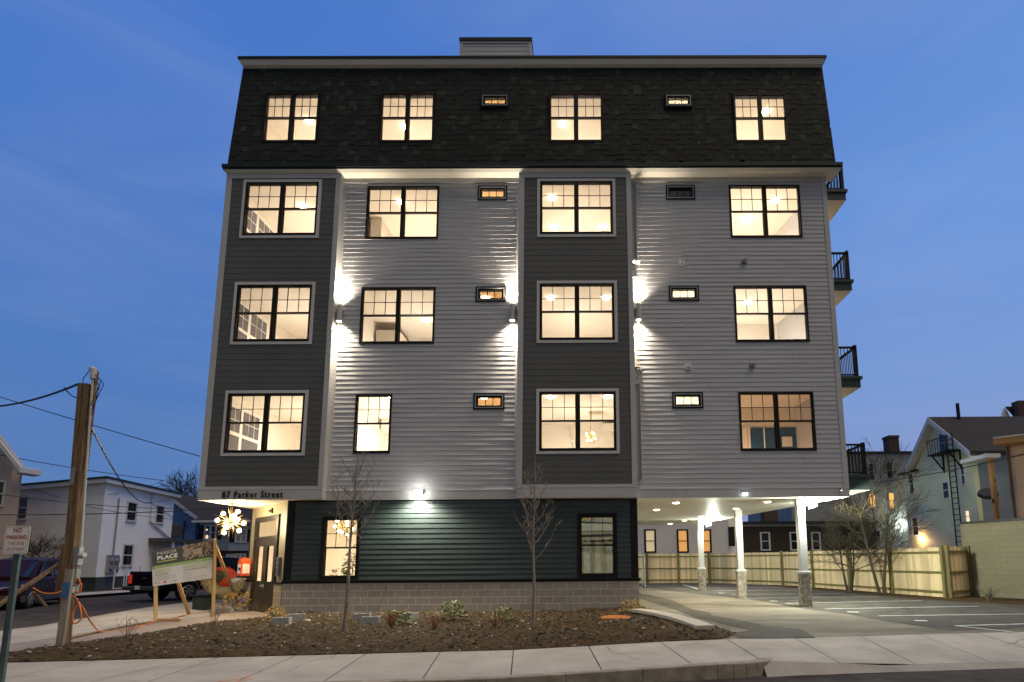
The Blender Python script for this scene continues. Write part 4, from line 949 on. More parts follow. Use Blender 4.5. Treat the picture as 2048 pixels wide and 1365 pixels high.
# bed planting
def bp_(px,py): p=atZ(px,py,-.02); return (p.x,p.y,mz(p.x,p.y)-.02)
bush('shrub',bp_(553,1243),.30,.34,LEAFY,'golden leaved low shrub at the foot of the entrance doors',300,.06)
bush('shrub',bp_(800,1249),.27,.32,LEAFG,'low green shrub right of the single upright concrete block',230,.08,droop=.2,group=None)
bush('shrub',bp_(903,1243),.34,.42,LEAFG,'largest green shrub in front of the block wall, between the two young trees',330,.08,droop=.2)
bush('shrub',bp_(1004,1243),.28,.32,LEAFG,'small green shrub just left of the right young tree',230,.07,droop=.2)
bush('shrub',bp_(1262,1232),.29,.30,LEAFY,'golden green shrub at the right corner of the block wall',320,.05)
def twigs(p,r,h,label,m_,n=22,seed=1,leaves=0):
    R=random.Random(seed); t=thing('twiggy_shrub',label,'shrub',p); mb=MB()
    for k in range(n):
        a=R.uniform(0,2*PI); rr=r*R.uniform(.15,1); q=[Vector(p),Vector(p)+Vector((cos(a)*rr*.45,sin(a)*rr*.45,h*.45)),Vector(p)+Vector((cos(a)*rr,sin(a)*rr,h*R.uniform(.7,1.05)))]
        mb.tube(q,[.006,.0045,.0025],4,cap=False)
        for j in range(2): i=q[1].lerp(q[2],R.random()); mb.tube([i,i+Vector((R.uniform(-.1,.1),R.uniform(-.1,.1),R.uniform(.05,.16)))],[.003,.002],3,cap=False)
    mb.build('twigs',m_,t)
    if leaves: m2=MB(); leafy(m2,p,r*.9,h,leaves,.035,R); m2.build('foliage',m_,t)
twigs(bp_(783,1257),.20,.30,'rust coloured twiggy shrub left of the low green shrub by the blocks',LEAFR,26,1,70)
twigs(bp_(868,1257),.22,.26,'rust coloured twiggy shrub left of the largest green shrub',LEAFR,22,2,50)
twigs(bp_(990,1258),.20,.24,'rust coloured twiggy shrub beside the small green shrub near the right young tree',LEAFR,22,3,60)
twigs(bp_(428,1256),.30,.50,'bare brown shrub by the paver path below the development sign',BARK,14,4)
twigs(bp_(252,1284),.26,.46,'bare brown shrub nearest the utility pole',BARK,13,5)
# concrete blocks
def block(px,py,rz,label,z=.0,tilt=0):
    p=atZ(px,py,-.02); t_=MB(); l,w,h=.40,.20,.19
    t_.box(-l/2,l/2,-w/2,-w/2+.035,0,h);t_.box(-l/2,l/2,w/2-.035,w/2,0,h)
    for a in(-l/2,-.018,l/2-.036): t_.box(a,a+.036,-w/2+.035,w/2-.035,0,h)
    o=t_.build('concrete_block',BLKC,bevel=.006); o.location=(p.x,p.y,(mz(p.x,p.y) if p.x>-10 else gl(p.x,p.y))-.01+z); o.rotation_euler=(tilt,0,rz); return tag(o,label,'concrete block',group='loose concrete blocks')
block(563,1250,.1,'grey concrete block beside the golden shrub, nearest the entrance doors')
block(592,1243,.5,'grey concrete block right of the block by the golden shrub')
block(724,1243,.1,'pale concrete block partly behind another, right of the left young tree')
block(741,1249,.15,'pale concrete block in front of another, right of the left young tree')
block(822,1240,1.2,'concrete block half hidden behind the low green shrub')
block(441,1221,.9,'tan concrete block beside the development sign post',z=.03,tilt=.2)
# stone scraps
R=random.Random(4)
for k,(x,y,lab) in enumerate(((612,1241,'pale stone scrap on the mulch near the concrete blocks'),(482,1258+0,None),(1407,1227,None))):
    if not lab: continue
    p=atZ(x,y,0); mb=MB(); mb.hexa([(p.x-.1,p.y-.05,mz(p.x,p.y)),(p.x+.12,p.y-.04,mz(p.x,p.y)),(p.x+.09,p.y+.06,mz(p.x,p.y)),(p.x-.08,p.y+.05,mz(p.x,p.y))],[(p.x-.08,p.y-.04,mz(p.x,p.y)+.04),(p.x+.09,p.y-.03,mz(p.x,p.y)+.02),(p.x+.07,p.y+.05,mz(p.x,p.y)+.04),(p.x-.06,p.y+.04,mz(p.x,p.y)+.03)]); tag(mb.build('stone_scrap',BENCH,origin=p),lab,'stone')
# orange utility cover
p=atZ(1232,1241,.02); z=mz(p.x,p.y)+.03; t=thing('utility_cover','round orange plastic utility cover on the mulch right of the second young tree','cover',(p.x,p.y,z))
mb=MB(); mb.tube([(p.x,p.y,z-.1),(p.x,p.y,z+.015),(p.x,p.y,z+.035)],[.37,.37,.35],32); mb.build('lid',TERRA,t)
mb=MB(); 
for a in lin(0,2*PI,8)[:-1]: mb.box(p.x+cos(a)*.30-.02,p.x+cos(a)*.30+.02,p.y+sin(a)*.30-.02,p.y+sin(a)*.30+.02,z+.035,z+.042)
mb.build('lid_bolts',METAL,t)
# curved stone bench / kerb seat
top=[atZ(*q,.16) for q in((1278,1218),(1300,1220),(1330,1225),(1362,1232),(1395,1241),(1428,1252))]
t=thing('curved_bench','low curved pale stone bench along the right edge of the planting bed','bench',(top[-1].x,top[-1].y,0))
mb=MB(); 
def offs(P,w):
    o=[]
    for i,p in enumerate(P):
        d=(P[min(i+1,len(P)-1)]-P[max(i-1,0)]).normalized(); o.append(p+Vector((-d.y,d.x,0))*w)
    return o
A=offs(top,.02);C_=offs(top,-.36)
for i in range(5): 
    mb.hexa([(*A[i].xy,.10),(*A[i+1].xy,.10),(*C_[i+1].xy,.10),(*C_[i].xy,.10)],[(*A[i].xy,.17),(*A[i+1].xy,.17),(*C_[i+1].xy,.17),(*C_[i].xy,.17)])
mb.build('bench_top',BENCH,t); A=offs(top,-.05);C_=offs(top,-.29); mb=MB()
for i in range(5): 
    a=0 if i<4 else 0; mb.hexa([(*A[i].xy,-.2),(*A[i+1].xy,-.2),(*C_[i+1].xy,-.2),(*C_[i].xy,-.2)],[(*A[i].xy,.10),(*A[i+1].xy,.10),(*C_[i+1].xy,.10),(*C_[i].xy,.10)])
mb.build('bench_base',BLKC,t)
# paint marks on the walk
mb=MB()
for a,b in(((455,1363),(500,1352)),((470,1365),(508,1356)),((432,1364),(456,1361))):
    a=atZ(*a,-.096);b=atZ(*b,-.096); d=(b-a).normalized();n=Vector((-d.y,d.x,0))*.02; mb.quad(*[(v.x,v.y,-.094) for v in(a-n,b-n,b+n,a+n)])
struct(mb.build('orange_paint_marks',ORP))
# ================================================================== STREET OBJECTS, LEFT
# no parking sign
b=atY(-22,1500,-9.15); tp=atY(34,1062,-9.15); b.z=-.12; tp2=Vector((tp.x-.0,-9.15,1.98)); bx=tp.x+.02
t=thing('street_sign','white no parking sign with worn red letters on a leaning green steel post','street sign',(bx,-9.15,-.12))
mb=MB(); 
mb.beam((bx,-9.12,-.3),(bx,-9.12,1.95),.055,.022,up=(0,1,0)); mb.box(bx-.038,bx-.026,-9.135,-9.10,-.3,1.95);mb.box(bx+.026,bx+.038,-9.135,-9.10,-.3,1.95); mb.build('sign_post',GALV,t)
q0=atY(18,1053,-9.16);q1=atY(63,1108,-9.16); sx0,sx1,sz0,sz1=bx-.165,bx+.165,q1.z,q0.z
mb=MB(); r_=.03; pl=[]
for cx,cz,a0 in((sx1-r_,sz1-r_,0),(sx0+r_,sz1-r_,90),(sx0+r_,sz0+r_,180),(sx1-r_,sz0+r_,270)):
    for a in(0,30,60,90): a=math.radians(a0+a); pl.append((cx+r_*cos(a),cz+r_*sin(a)))
n=len(pl); mb.add([(x,-9.16,z) for x,z in pl]+[(x,-9.155,z) for x,z in pl],[tuple(range(n)),tuple(range(n,2*n))[::-1]]+[(i,(i+1)%n,n+(i+1)%n,n+i) for i in range(n)]); sp=mb.build('sign_plate',SIGNW,t)
W_=sx1-sx0;Hh=sz1-sz0
m1=MB();m2=MB()
for s_,zz,sz,mbx in(('NO',.78,.085,m1),('PARKING',.54,.072,m1),('THIS SIDE',.33,.060,m2),('OF STREET',.12,.060,m2)):
    text_into(mbx,s_,sz,lambda x,y,z:(bx+x,-9.163,sz0+Hh*zz+y),sx=.88,align='CENTER',bold=.002)
m1.build('sign_lettering',SIGNR,sp); m2.build('sign_lettering',SIGNP,sp)
m3=MB()
for x0_,x1_,z0_,z1_ in((sx0+.012,sx1-.012,sz0+.012,sz0+.016),(sx0+.012,sx1-.012,sz1-.016,sz1-.012),(sx0+.012,sx0+.016,sz0+.016,sz1-.016),(sx1-.016,sx1-.012,sz0+.016,sz1-.016)): m3.quad((x0_,-9.162,z0_),(x1_,-9.162,z0_),(x1_,-9.162,z1_),(x0_,-9.162,z1_))
m3.build('sign_border',SIGNR,sp)
# temporary timber power pole
pb=atZ(140,1290,-.12); ptop=atY(181,770,-5.7); PX0=pb.x; py_=-5.75
t=thing('utility_pole','thick timber temporary power pole with meter box and grey conduit','utility pole',(pb.x,py_,-.12))
base=Vector((-9.87,py_,-.3)); tt=Vector((-10.09,py_,ptop.z))
mb=MB(); w=.155
dv=(tt-base)
mb.beam(base-Vector((.045,0,0)),tt-Vector((.045,0,0)),.086,.13,up=(0,1,0)); mb.beam(base+Vector((.046,.0,0)),tt+Vector((.046,0,-.0)),.08,.11,up=(0,1,0)); mb.build('pole_timbers',WOODP,t)
def onp(z,dx=0,dy=0): k=(z-base.z)/(tt.z-base.z); p=base+dv*k; return Vector((p.x+dx,p.y+dy,z))
mb=MB(); mb.beam(onp(1.2,.0,.06),onp(tt.z+.3,.15,.06),.06,.08,up=(0,1,0)); mb.build('riser_stud',WOODP,t)
mb=MB(); mb.tube([onp(1.4,.20,-.02),onp(tt.z+.12,.165,-.02)],.019,10); mb.tube([onp(tt.z+.10,.165,-.02),onp(tt.z+.3,.16,0),onp(tt.z+.34,.10,-.0)],[.045,.06,.05],10); mb.build('conduit',METALL,t)
mb=MB(); p=onp(1.45,.20,-.09); mb.box(p.x-.04,p.x+.06,p.y-.05,p.y+.06,1.42,1.78); mb.box(p.x-.03,p.x+.06,p.y-.05,p.y+.05,1.12,1.36); mb.box(p.x-.04,p.x+.07,p.y-.05,p.y+.05,.88,1.06); bx_=mb.build('meter_box',METAL,t,bevel=.008)
m2=MB(); m2.tube([(p.x+.06,p.y,1.62),(p.x+.14,p.y,1.62)],[.065,.05],14); m2.build('meter',METALL,bx_)
m2=MB()
for k in range(4): m2.box(p.x-.04+k*.028,p.x-.02+k*.028,p.y-.075,p.y-.05,.90,1.02)
m2.build('outlets',CASING,bx_)
mb=MB()
for (z,a,bb) in((2.60,1.5,2.3),): pass
for k,(dx,dz) in enumerate(((.1,.0),(.16,-.1),(.05,.1))):
    s_=onp(tt.z+.30,.10,-.0); e=onp(tt.z-.45-.1*k,.2+.02*k,-.05); mb.tube([s_,(s_+e)/2+Vector((.10+dx*.9,0,.12)),e],.008,5)
mb.tube([onp(tt.z+.30,.08,0),onp(tt.z+.1,-.02,-.03),onp(tt.z-.1,.02,-.06)],.008,5)
mb.build('service_loops',CABLEB,t)
mb=MB(); mb.box(onp(3.25).x-.05,onp(3.25).x+.03,py_-.10,py_-.086,3.0,3.35); mb.build('pole_tag',METAL,t)
# short stakes braced to the pole
b0=atZ(118,1304,-.1); t1=atY(135,1105,b0.y+.15)
mb=MB(); mb.beam((b0.x,b0.y,-.3),(b0.x-.02,b0.y+.05,1.36),.125,.05,up=(0,1,0)); o=mb.build('ground_stake',WOODG,origin=(b0.x,b0.y,-.1)); tag(o,'weathered grey board stake standing in front of the timber power pole','stake')
bl=mb; mb=MB(); mb.box(b0.x-.075,b0.x+.05,b0.y-.012,b0.y-.002,.85,1.12); mb.build('painted_band',mat('faded_blue_paint',(.05,.14,.28),.7,.2,20),o)
q=atY(126,1105,-5.5); mb=MB(); mb.beam((q.x,-5.45,.9),(q.x+.02,-5.45,1.85),.14,.10,up=(0,1,0)); tag(mb.build('pole_block',WOODP,origin=(q.x,-5.45,.9)),'short brown timber block fixed to the left of the power pole','timber block')
q=atY(118,1128,-5.4); q2=atY(0,1208,-6.6); q2b=atY(-60,1250,-7.1)
mb=MB(); mb.beam(q,q2b,.07,.05); tag(mb.build('pole_brace',WOODP,origin=q2b),'long weathered timber brace slanting from the power pole to the left','timber brace')
mb=MB(); q=atY(66,1184,-6.2);q3=atY(92,1212,-5.2); mb.beam(q,(q3.x,q3.y,q3.z),.04,.03); tag(mb.build('brace_stake',WOODP,origin=q3),'short dark timber stake nailed to the slanting pole brace','stake')
# orange extension cords
def cord(name,pts,r,m_,label,cat='cord',group=None,sub=8):
    P=[Vector(p) for p in pts]; o=[]
    for i in range(len(P)-1):
        p0=P[max(i-1,0)];p1=P[i];p2=P[i+1];p3=P[min(i+2,len(P)-1)]
        for k in range(sub):
            t_=k/sub; o.append(.5*((2*p1)+(p2-p0)*t_+(2*p0-5*p1+4*p2-p3)*t_*t_+(3*p1-p0-3*p2+p3)*t_**3))
    o.append(P[-1]); mb=MB(); mb.tube(o,r,6); return tag(mb.build(name,m_,smooth=True,origin=P[0]),label,cat,group)
A0=onp(.90,.20,-.16)
g=lambda x,y,z=-.1:tuple(atZ(x,y,z))
cord('extension_cord',[A0,atY(165,1215,-5.6),atY(182,1245,-5.3),g(205,1264),g(260,1258),g(313,1243),g(345,1237),g(372,1230),g(420,1224),g(440,1221)],.013,CABLEO,'long orange extension cord running from the power pole along the sidewalk edge')
cord('extension_cord',[A0+Vector((-.05,0,0)),atY(154,1200,-5.8),atY(163,1232,-5.8),atY(155,1246,-5.8),atY(146,1245,-5.8),atY(147,1225,-5.8),atY(155,1202,-5.8),A0+Vector((-.03,-.03,.02))],.013,CABLEO,'loop of orange extension cord hanging from the power pole outlets')
cord('extension_cord',[atY(156,1155,-5.82),atY(160,1165,-5.86),atY(150,1176,-5.84),atY(158,1186,-5.86),atY(163,1172,-5.85),atY(157,1160,-5.83)],.013,CABLEO,'tight orange cord tangle under the meter box')
cord('extension_cord',[atY(66,1176,-6.4),atY(85,1186,-6.2),atY(108,1187,-6.1),atY(126,1182,-5.9)],.011,CABLEO,'orange cord sagging between the brace and the left of the power pole')
cord('ground_strip',[g(135,1279),g(200,1264),g(260,1252),g(313,1243)],.03,WOODP,'dark wooden edging strip lying along the side of the paver path','edging')
# development sign
L0=atZ(313,1241,-.08);Rr=atZ(427,1229,-.05)
sl=atY(301,1105,L0.y-.06); 
def sg(px_,py_,k): # on the sign plane through the two posts
    n=Vector((Rr.y-L0.y,-(Rr.x-L0.x),0)).normalized(); v=ray(px_,py_); tt_=((L0-CO).dot(n)+.0)/v.dot(n); return CO+v*tt_+n*k
if True:
    TL,TR,BR,BL=sg(300.5,1103.5,.06),sg(426,1081,.06),sg(424,1156.5,.06),sg(303.5,1173,.06)
    nn=Vector((Rr.y-L0.y,-(Rr.x-L0.x),0)).normalized()
    if nn.y>0: nn=-nn
    t=thing('development_sign','tilted real estate board reading Parker Place on new pine posts beside the entrance path','sign',(L0.x,L0.y,-.1))
    def uv(u,v,k=0): # u 0..1 left-right, v 0..1 bottom-top
        return (BL.lerp(BR,u)).lerp(TL.lerp(TR,u),v)+nn*k
    def patch(mb,u0,u1,v0,v1,k,tint=None): mb.quad(uv(u0,v0,k),uv(u1,v0,k),uv(u1,v1,k),uv(u0,v1,k),tint)
    mb=MB(); mb.hexa([uv(0,0,-.01),uv(1,0,-.01),uv(1,0,.004),uv(0,0,.004)],[uv(0,1,-.01),uv(1,1,-.01),uv(1,1,.004),uv(0,1,.004)]); bd=mb.build('sign_board',mat('sign_board_white',(.56,.54,.53),.5,.02),t)
    SB=mat('sign_dark_panel',(.035,.032,.03),.5,.05); SG=mat('sign_green',(.16,.30,.02),.5,.08); SGL=mat('sign_green_text',(.40,.50,.10),.5,.05); SGR=mat('sign_grey_text',(.14,.11,.10),.5,.05); SW=mat('sign_white_text',(.72,.72,.70),.5,.02)
    mb=MB(); patch(mb,0,1,.57,1,.006); mb.build('dark_band',SB,bd); mb=MB(); patch(mb,0,1,.49,.575,.008); mb.build('green_band',SG,bd)
    # aerial picture of the block on the sign
    cols=[(.30,.22,.17),(.42,.32,.22),(.16,.12,.08),(.10,.08,.05),(.50,.42,.33),(.22,.15,.10),(.055,.05,.03)]
    R=random.Random(2); mb=MB(); nu,nv=26,12
    for i in range(nu):
        for j in range(nv):
            a=.47+.53*i/nu; b_=.60+.40*j/nv; c=R.choice(cols[:6] if j>3 else cols[2:]); patch(mb,a,a+.53/nu,b_,b_+.4/nv,.009,c)
    mb.quad(uv(.64,.72,.0105),uv(.79,.68,.0105),uv(.79,.87,.0105),uv(.64,.85,.0105),tint=(.60,.47,.33)); mb.quad(uv(.79,.68,.0105),uv(.85,.76,.0105),uv(.85,.94,.0105),uv(.79,.87,.0105),tint=(.10,.08,.06))
    mb.quad(uv(.64,.85,.011),uv(.79,.87,.011),uv(.79,.91,.011),uv(.64,.90,.011),tint=(.14,.07,.03)); mb.quad(uv(.47,.72,.0105),uv(.54,.64,.0105),uv(.62,.80,.0105),uv(.50,.88,.0105),tint=(.40,.32,.28))
    for i in range(3):
        for j in range(3): patch(mb,.665+.042*i,.68+.042*i,.725+.045*j-.004*i,.75+.045*j-.004*i,.012,(.06,.05,.04))
    mb.quad(uv(.56,.62,.0105),uv(.58,.60,.0105),uv(.67,.68,.0105),uv(.65,.70,.0105),tint=(.5,.45,.4))
    mb.build('sign_photo',vcolmat('sign_picture_print',(0,0,0),bump=0),bd)
    wv_=(BR-BL).length; hv_=(TL-BL).length
    def tx(mb,s_,u,v,u2,hf,bold=0,sp_=1,k=.012):
        tmp=MB(); text_into(tmp,s_,1,lambda x,y,z:(x,y,z),spacing=sp_); w1=max(p[0] for p in tmp.v); size=hf*hv_/.72
        text_into(mb,s_,size,lambda x,y,z:uv(u+x/wv_,v+y/hv_,k),sx=(u2-u)*wv_/(w1*size),bold=bold,spacing=sp_)
    mb=MB(); tx(mb,'PARKER',.07,.855,.375,.10,bold=-.0015); tx(mb,'PLACE',.075,.725,.385,.105,bold=.006,sp_=1.1); tx(mb,'Open House: Saturdays & Sundays 12:00pm-1:30pm',.03,.512,.97,.042); mb.build('sign_lettering',SW,bd)
    mb=MB(); patch(mb,.075,.375,.655,.68,.012); tx(mb,'Jeffrey Bowen,',.03,.415,.27,.05,bold=.001); tx(mb,'Listing Agent',.03,.345,.255,.05,bold=.001); tx(mb,'AVAILABLE FOR SALE! STARTING',.48,.42,.95,.045); tx(mb,'NEWEST BOUTIQUE RESIDENCES',.48,.365,.94,.045); mb.build('sign_lettering',SGL,bd)
    mb=MB(); tx(mb,'781-201-9488',.03,.28,.23,.04); tx(mb,'www.parkerplace.com',.03,.22,.36,.028); tx(mb,'info@parkerplace.com',.03,.16,.36,.028)
    tx(mb,'12 New Construction Luxury Condos',.48,.31,.89,.035,bold=.001)
    for k,s_ in enumerate(('Modern Fitness','Elevator Access','Garage Parking','Private Decks')): tx(mb,s_,.48,.265-.04*k,.63,.02)
    tx(mb,'Visit Website or Call for More Information',.48,.09,.88,.03); tx(mb,'or to Request a Private Showing',.48,.04,.80,.03)
    mb.build('sign_lettering',SGR,bd)
    mb=MB(); patch(mb,.03,.055,.07,.105,.012); patch(mb,.075,.105,.065,.08,.012); patch(mb,.26,.29,.065,.08,.012); patch(mb,.32,.37,.07,.085,.012); mb.build('sign_logos',SGR,bd)
    mb=MB(); c=uv(.185,.075,.012); mb.add([c+(uv(.2,.075,.012)-c).normalized()*.035*cos(a)+Vector((0,0,.035*sin(a))) for a in lin(0,2*PI,12)[:-1]],[tuple(range(12))]); mb.build('sign_dot',RED,bd)
    mb=MB(); pm=sg(311,1180,.0)
    mb.beam(Vector((L0.x,L0.y,-.3)),uv(.06,.3,-.05),.085,.04,up=tuple(nn)); mb.build('sign_post',WOODN,t)
    mb=MB(); mb.beam(Vector((Rr.x,Rr.y,-.3)),uv(.998,1.03,.045),.085,.05,up=tuple(nn)); mb.build('sign_post',WOODN,t)
    f1=atZ(378,1228,-.06); mb=MB(); mb.beam(f1,uv(.36,.3,-.05),.09,.04); mb.build('sign_brace',WOODN,t)
    f2=atZ(478,1206,-.02); mb=MB(); mb.beam(Vector((f2.x,f2.y,-.1)),uv(1.02,.87,-.02),.09,.04); mb.build('sign_brace',WOODN,t)
    mb=MB(); mb.box(L0.x-.05,L0.x+.65,L0.y+.0,L0.y+.05,-.12,-.04); mb.build('ground_plate',WOODN,t)
# golden shrub behind sign, bin, sleeve, red cloth
p=atZ(470,1222,-.1); bush('shrub',(p.x,p.y,-.12),.50,.55,LEAFY,'bushy golden shrub left of the entrance block wall',330,.08)
p=atZ(404,1222,-.1); t=thing('refuse_tub','dark green plastic tub standing behind the right sign post','tub',(p.x,p.y,-.1))
mb=MB(); mb.hexa([(p.x-.2,p.y-.2,-.1),(p.x+.22,p.y-.2,-.1),(p.x+.22,p.y+.2,-.1),(p.x-.2,p.y+.2,-.1)],[(p.x-.22,p.y-.22,.38),(p.x+.26,p.y-.22,.38),(p.x+.26,p.y+.22,.38),(p.x-.22,p.y+.22,.38)]); mb.build('tub_body',mat('dark_green_plastic',(.012,.03,.022),.4,.1),t,bevel=.03)
mb=MB(); mb.box(p.x-.25,p.x+.29,p.y-.25,p.y+.25,.38,.42); mb.build('tub_lid',BLACKT,t,bevel=.01)
YS=3.6
t=thing('fabric_sleeve','wrinkled khaki fabric tube sagging in a curve behind the sign','fabric tube',tuple(atY(450,1190,YS)))
pts=[atY(x,y,YS) for x,y in((418,1140),(414,1160),(424,1178),(445,1187),(466,1185),(485,1172),(502,1155))]
o_=[];rs=[];R=random.Random(8)
for i in range(len(pts)-1):
    p0=pts[max(i-1,0)];p1=pts[i];p2=pts[i+1];p3=pts[min(i+2,len(pts)-1)]
    for k in range(9): u=k/9; o_.append(.5*((2*p1)+(p2-p0)*u+(2*p0-5*p1+4*p2-p3)*u*u+(3*p1-p0-3*p2+p3)*u**3)); rs.append(.21+.035*(k%3==0)-.03*(k%3==1)+R.uniform(-.02,.02)); 
mb=MB(); mb.tube(o_,rs,14); mb.build('sleeve_cloth',mat('khaki_cloth',(.22,.17,.085),.85,.25,14,.8,30,c2=(.40,.33,.19)),t,smooth=True)
p=atY(455,1150,YS+.5); t=thing('cloth_heap','bright red and white cloth heap behind the khaki fabric tube','cloth',tuple(p))
mb=MB(); q=atY(452,1160,YS+.5); mb.ball((q.x,q.y,q.z),.62,18,12,(1.15,.4,.55)); q=atY(445,1145,YS+.5); mb.ball((q.x,q.y,q.z),.42,16,10,(1.1,.4,.5)); mb.build('red_cloth',mat('red_cloth_fabric',(.62,.07,.02),.8,.2,6,.6,12),t,smooth=True)
mb=MB(); q=atY(483,1163,YS+.4); mb.ball((q.x,q.y,q.z),.42,16,10,(1.1,.5,.42)); mb.build('white_cloth',mat('white_cloth_fabric',(.55,.50,.42),.8,.1,6,.6,12),t,smooth=True)
q=atY(430,1155,YS+.35); mb=MB(); mb.ball((q.x,q.y,q.z),.50,16,10,(.9,.4,.55)); mb.build('net_cloth',mat('dark_green_net',(.06,.055,.03),.9,.2,10,.6,30),t,smooth=True)
# ---- vehicles (length along +x from nose to tail, built at origin)
def wheel(parent,x,y,r,w,side):
    mb=MB(); mb.tube([(x,y-w/2,r),(x,y-w/2+.02,r),(x,y+w/2-.02,r),(x,y+w/2,r)],[r*.9,r,r,r*.9],24); wh=mb.build('wheel',TYRE,parent,smooth=False)
    yy=y+side*(w/2+.002); mb=MB(); mb.tube([(x,yy,r),(x,yy+side*.012,r)],[r*.62,r*.60],20); mb.build('wheel_dish',VGREY,wh)
    mb=MB(); 
    for k in range(6):
        a=2*PI*k/6; mb.beam((x,yy+side*.02,r),(x+cos(a)*r*.6,yy+side*.02,r+sin(a)*r*.6),r*.17,.02,up=(0,1,0))
    mb.tube([(x,yy+side*.01,r),(x,yy+side*.035,r)],[r*.16,r*.12],12)
    n=24; v=[];f=[]
    for k in range(n):
        a=2*PI*k/n
        for rr,dy in((r*.66,.012),(r*.58,.03)): v.append((x+cos(a)*rr,yy+side*dy,r+sin(a)*rr))
    for k in range(n): q=2*k;z=2*((k+1)%n); f.append((q,z,z+1,q+1))
    mb.add(v,f); mb.build('rim',RIM,wh)
def loft(mb,secs,tint=None):
    """secs: list of (x, [(y,z)...]) half sections mirrored"""
    v=[];f=[];k=len(secs[0][1])*2
    for x,h in secs: 
        ring=[(x,y,z) for y,z in h]+[(x,-y,z) for y,z in reversed(h)]; v+=ring
    for i in range(len(secs)-1):
        for j in range(k): f.append((i*k+j,i*k+(j+1)%k,(i+1)*k+(j+1)%k,(i+1)*k+j))
    f.append(tuple(range(k))); f.append(tuple((len(secs)-1)*k+j for j in range(k))[::-1]); mb.add(v,f,tint)
def van():
    t=thing('parked_minivan','dark maroon minivan parked across the side street behind the power pole','minivan')
    W=.95
    def sec(x,zs,zb_,w=W): return (x,[(w*.86,.24),(w,.34),(w*1.0,.62),(w*.985,zb_-.08),(w*.94,zb_)])
    xs=[(0,.66,.80),(.12,.74,.90),(.6,.9,.95),(1.15,1.02,.95),(1.6,1.08,.95),(2.6,1.10,.95),(3.8,1.10,.95),(4.6,1.08,.94),(4.78,.98,.90)]
    mb=MB(); loft(mb,[sec(x,0,zb_,w) for x,zb_,w in xs]); mb.build('body',VPURP,t,smooth=False,bevel=.03)
    mb=MB(); loft(mb,[(x,[(w*.93,1.06 if x>1.2 else 1.0),(w*(.93-(.14 if z>1.4 else .05)),z),(w*.55,z+.04)]) for x,z,w in((1.05,1.05,.95),(2.05,1.66,.95),(3.0,1.74,.95),(4.1,1.70,.95),(4.72,1.10,.93))]); mb.build('roof_cabin',VPURP,t,bevel=.02)
    mb=MB()
    for s_ in(-1,1):
        for a,b in((1.75,2.65),(2.72,3.6),(3.67,4.35)):
            za=1.60; mb.hexa([(a-(.25 if a<2 else 0),s_*.905,1.12),(b+(.1 if b>4 else 0),s_*.905,1.12),(b+(.1 if b>4 else 0),s_*.88,1.12),(a-(.25 if a<2 else 0),s_*.88,1.12)],[(a+(.25 if a<2 else 0),s_*.815,za),(b,s_*.815,za),(b,s_*.79,za),(a+(.25 if a<2 else 0),s_*.79,za)])
    mb.hexa([(1.08,-.78,1.1),(1.08,.78,1.1),(1.14,.78,1.1),(1.14,-.78,1.1)],[(1.93,-.66,1.62),(1.93,.66,1.62),(1.99,.66,1.62),(1.99,-.66,1.62)]); mb.build('window_glass',CARGL,t)
    mb=MB()
    for s_ in(-1,1): mb.box(.3,4.5,s_*.955-.012,s_*.955+.012,.24,.46)
    mb.box(-.05,.1,-.8,.8,.28,.50); mb.box(4.72,4.84,-.85,.85,.28,.52); mb.build('cladding',VGREY,t,bevel=.02)
    for s_ in(-1,1):
        mb=MB(); mb.hexa([(.0,s_*.45,.60),(.35,s_*.93,.66),(.4,s_*.9,.66),(.05,s_*.4,.60)],[(.06,s_*.45,.74),(.45,s_*.93,.84),(.5,s_*.9,.84),(.11,s_*.4,.74)]); mb.build('headlight',HEADL,t)
        mb=MB(); mb.box(4.66,4.80,s_*.92-.05,s_*.92+.03,.80,1.12); mb.build('tail_light',RED,t)
        mb=MB(); mb.box(1.75,1.95,s_*1.02-.09,s_*1.02+.07,1.08,1.22); mb.build('wing_mirror',VPURP,t,bevel=.03)
        mb=MB(); mb.box(2.55,2.72,s_*.965-.012,s_*.965+.012,.86,.90);mb.box(2.85,3.02,s_*.965-.012,s_*.965+.012,.86,.90); mb.build('door_handle',RIM,t)
        for x in(.92,3.85): wheel(t,x,s_*.86,.34,.22,s_)
    return t
def place(t,a,b,za,ln):
    a=Vector(a);b=Vector(b);d=(b-a); t.location=(a.x,a.y,za); t.rotation_euler=(0,0,math.atan2(d.y,d.x))
t=van(); fw=atZ(50,1218,-.07); rw=atZ(152,1203,-.07); d=(rw-fw).normalized(); d.z=0; nrm=Vector((d.y,-d.x,0))
c=fw-nrm*.86-d*.92; place(t,c,c+d,-.07,4.8)
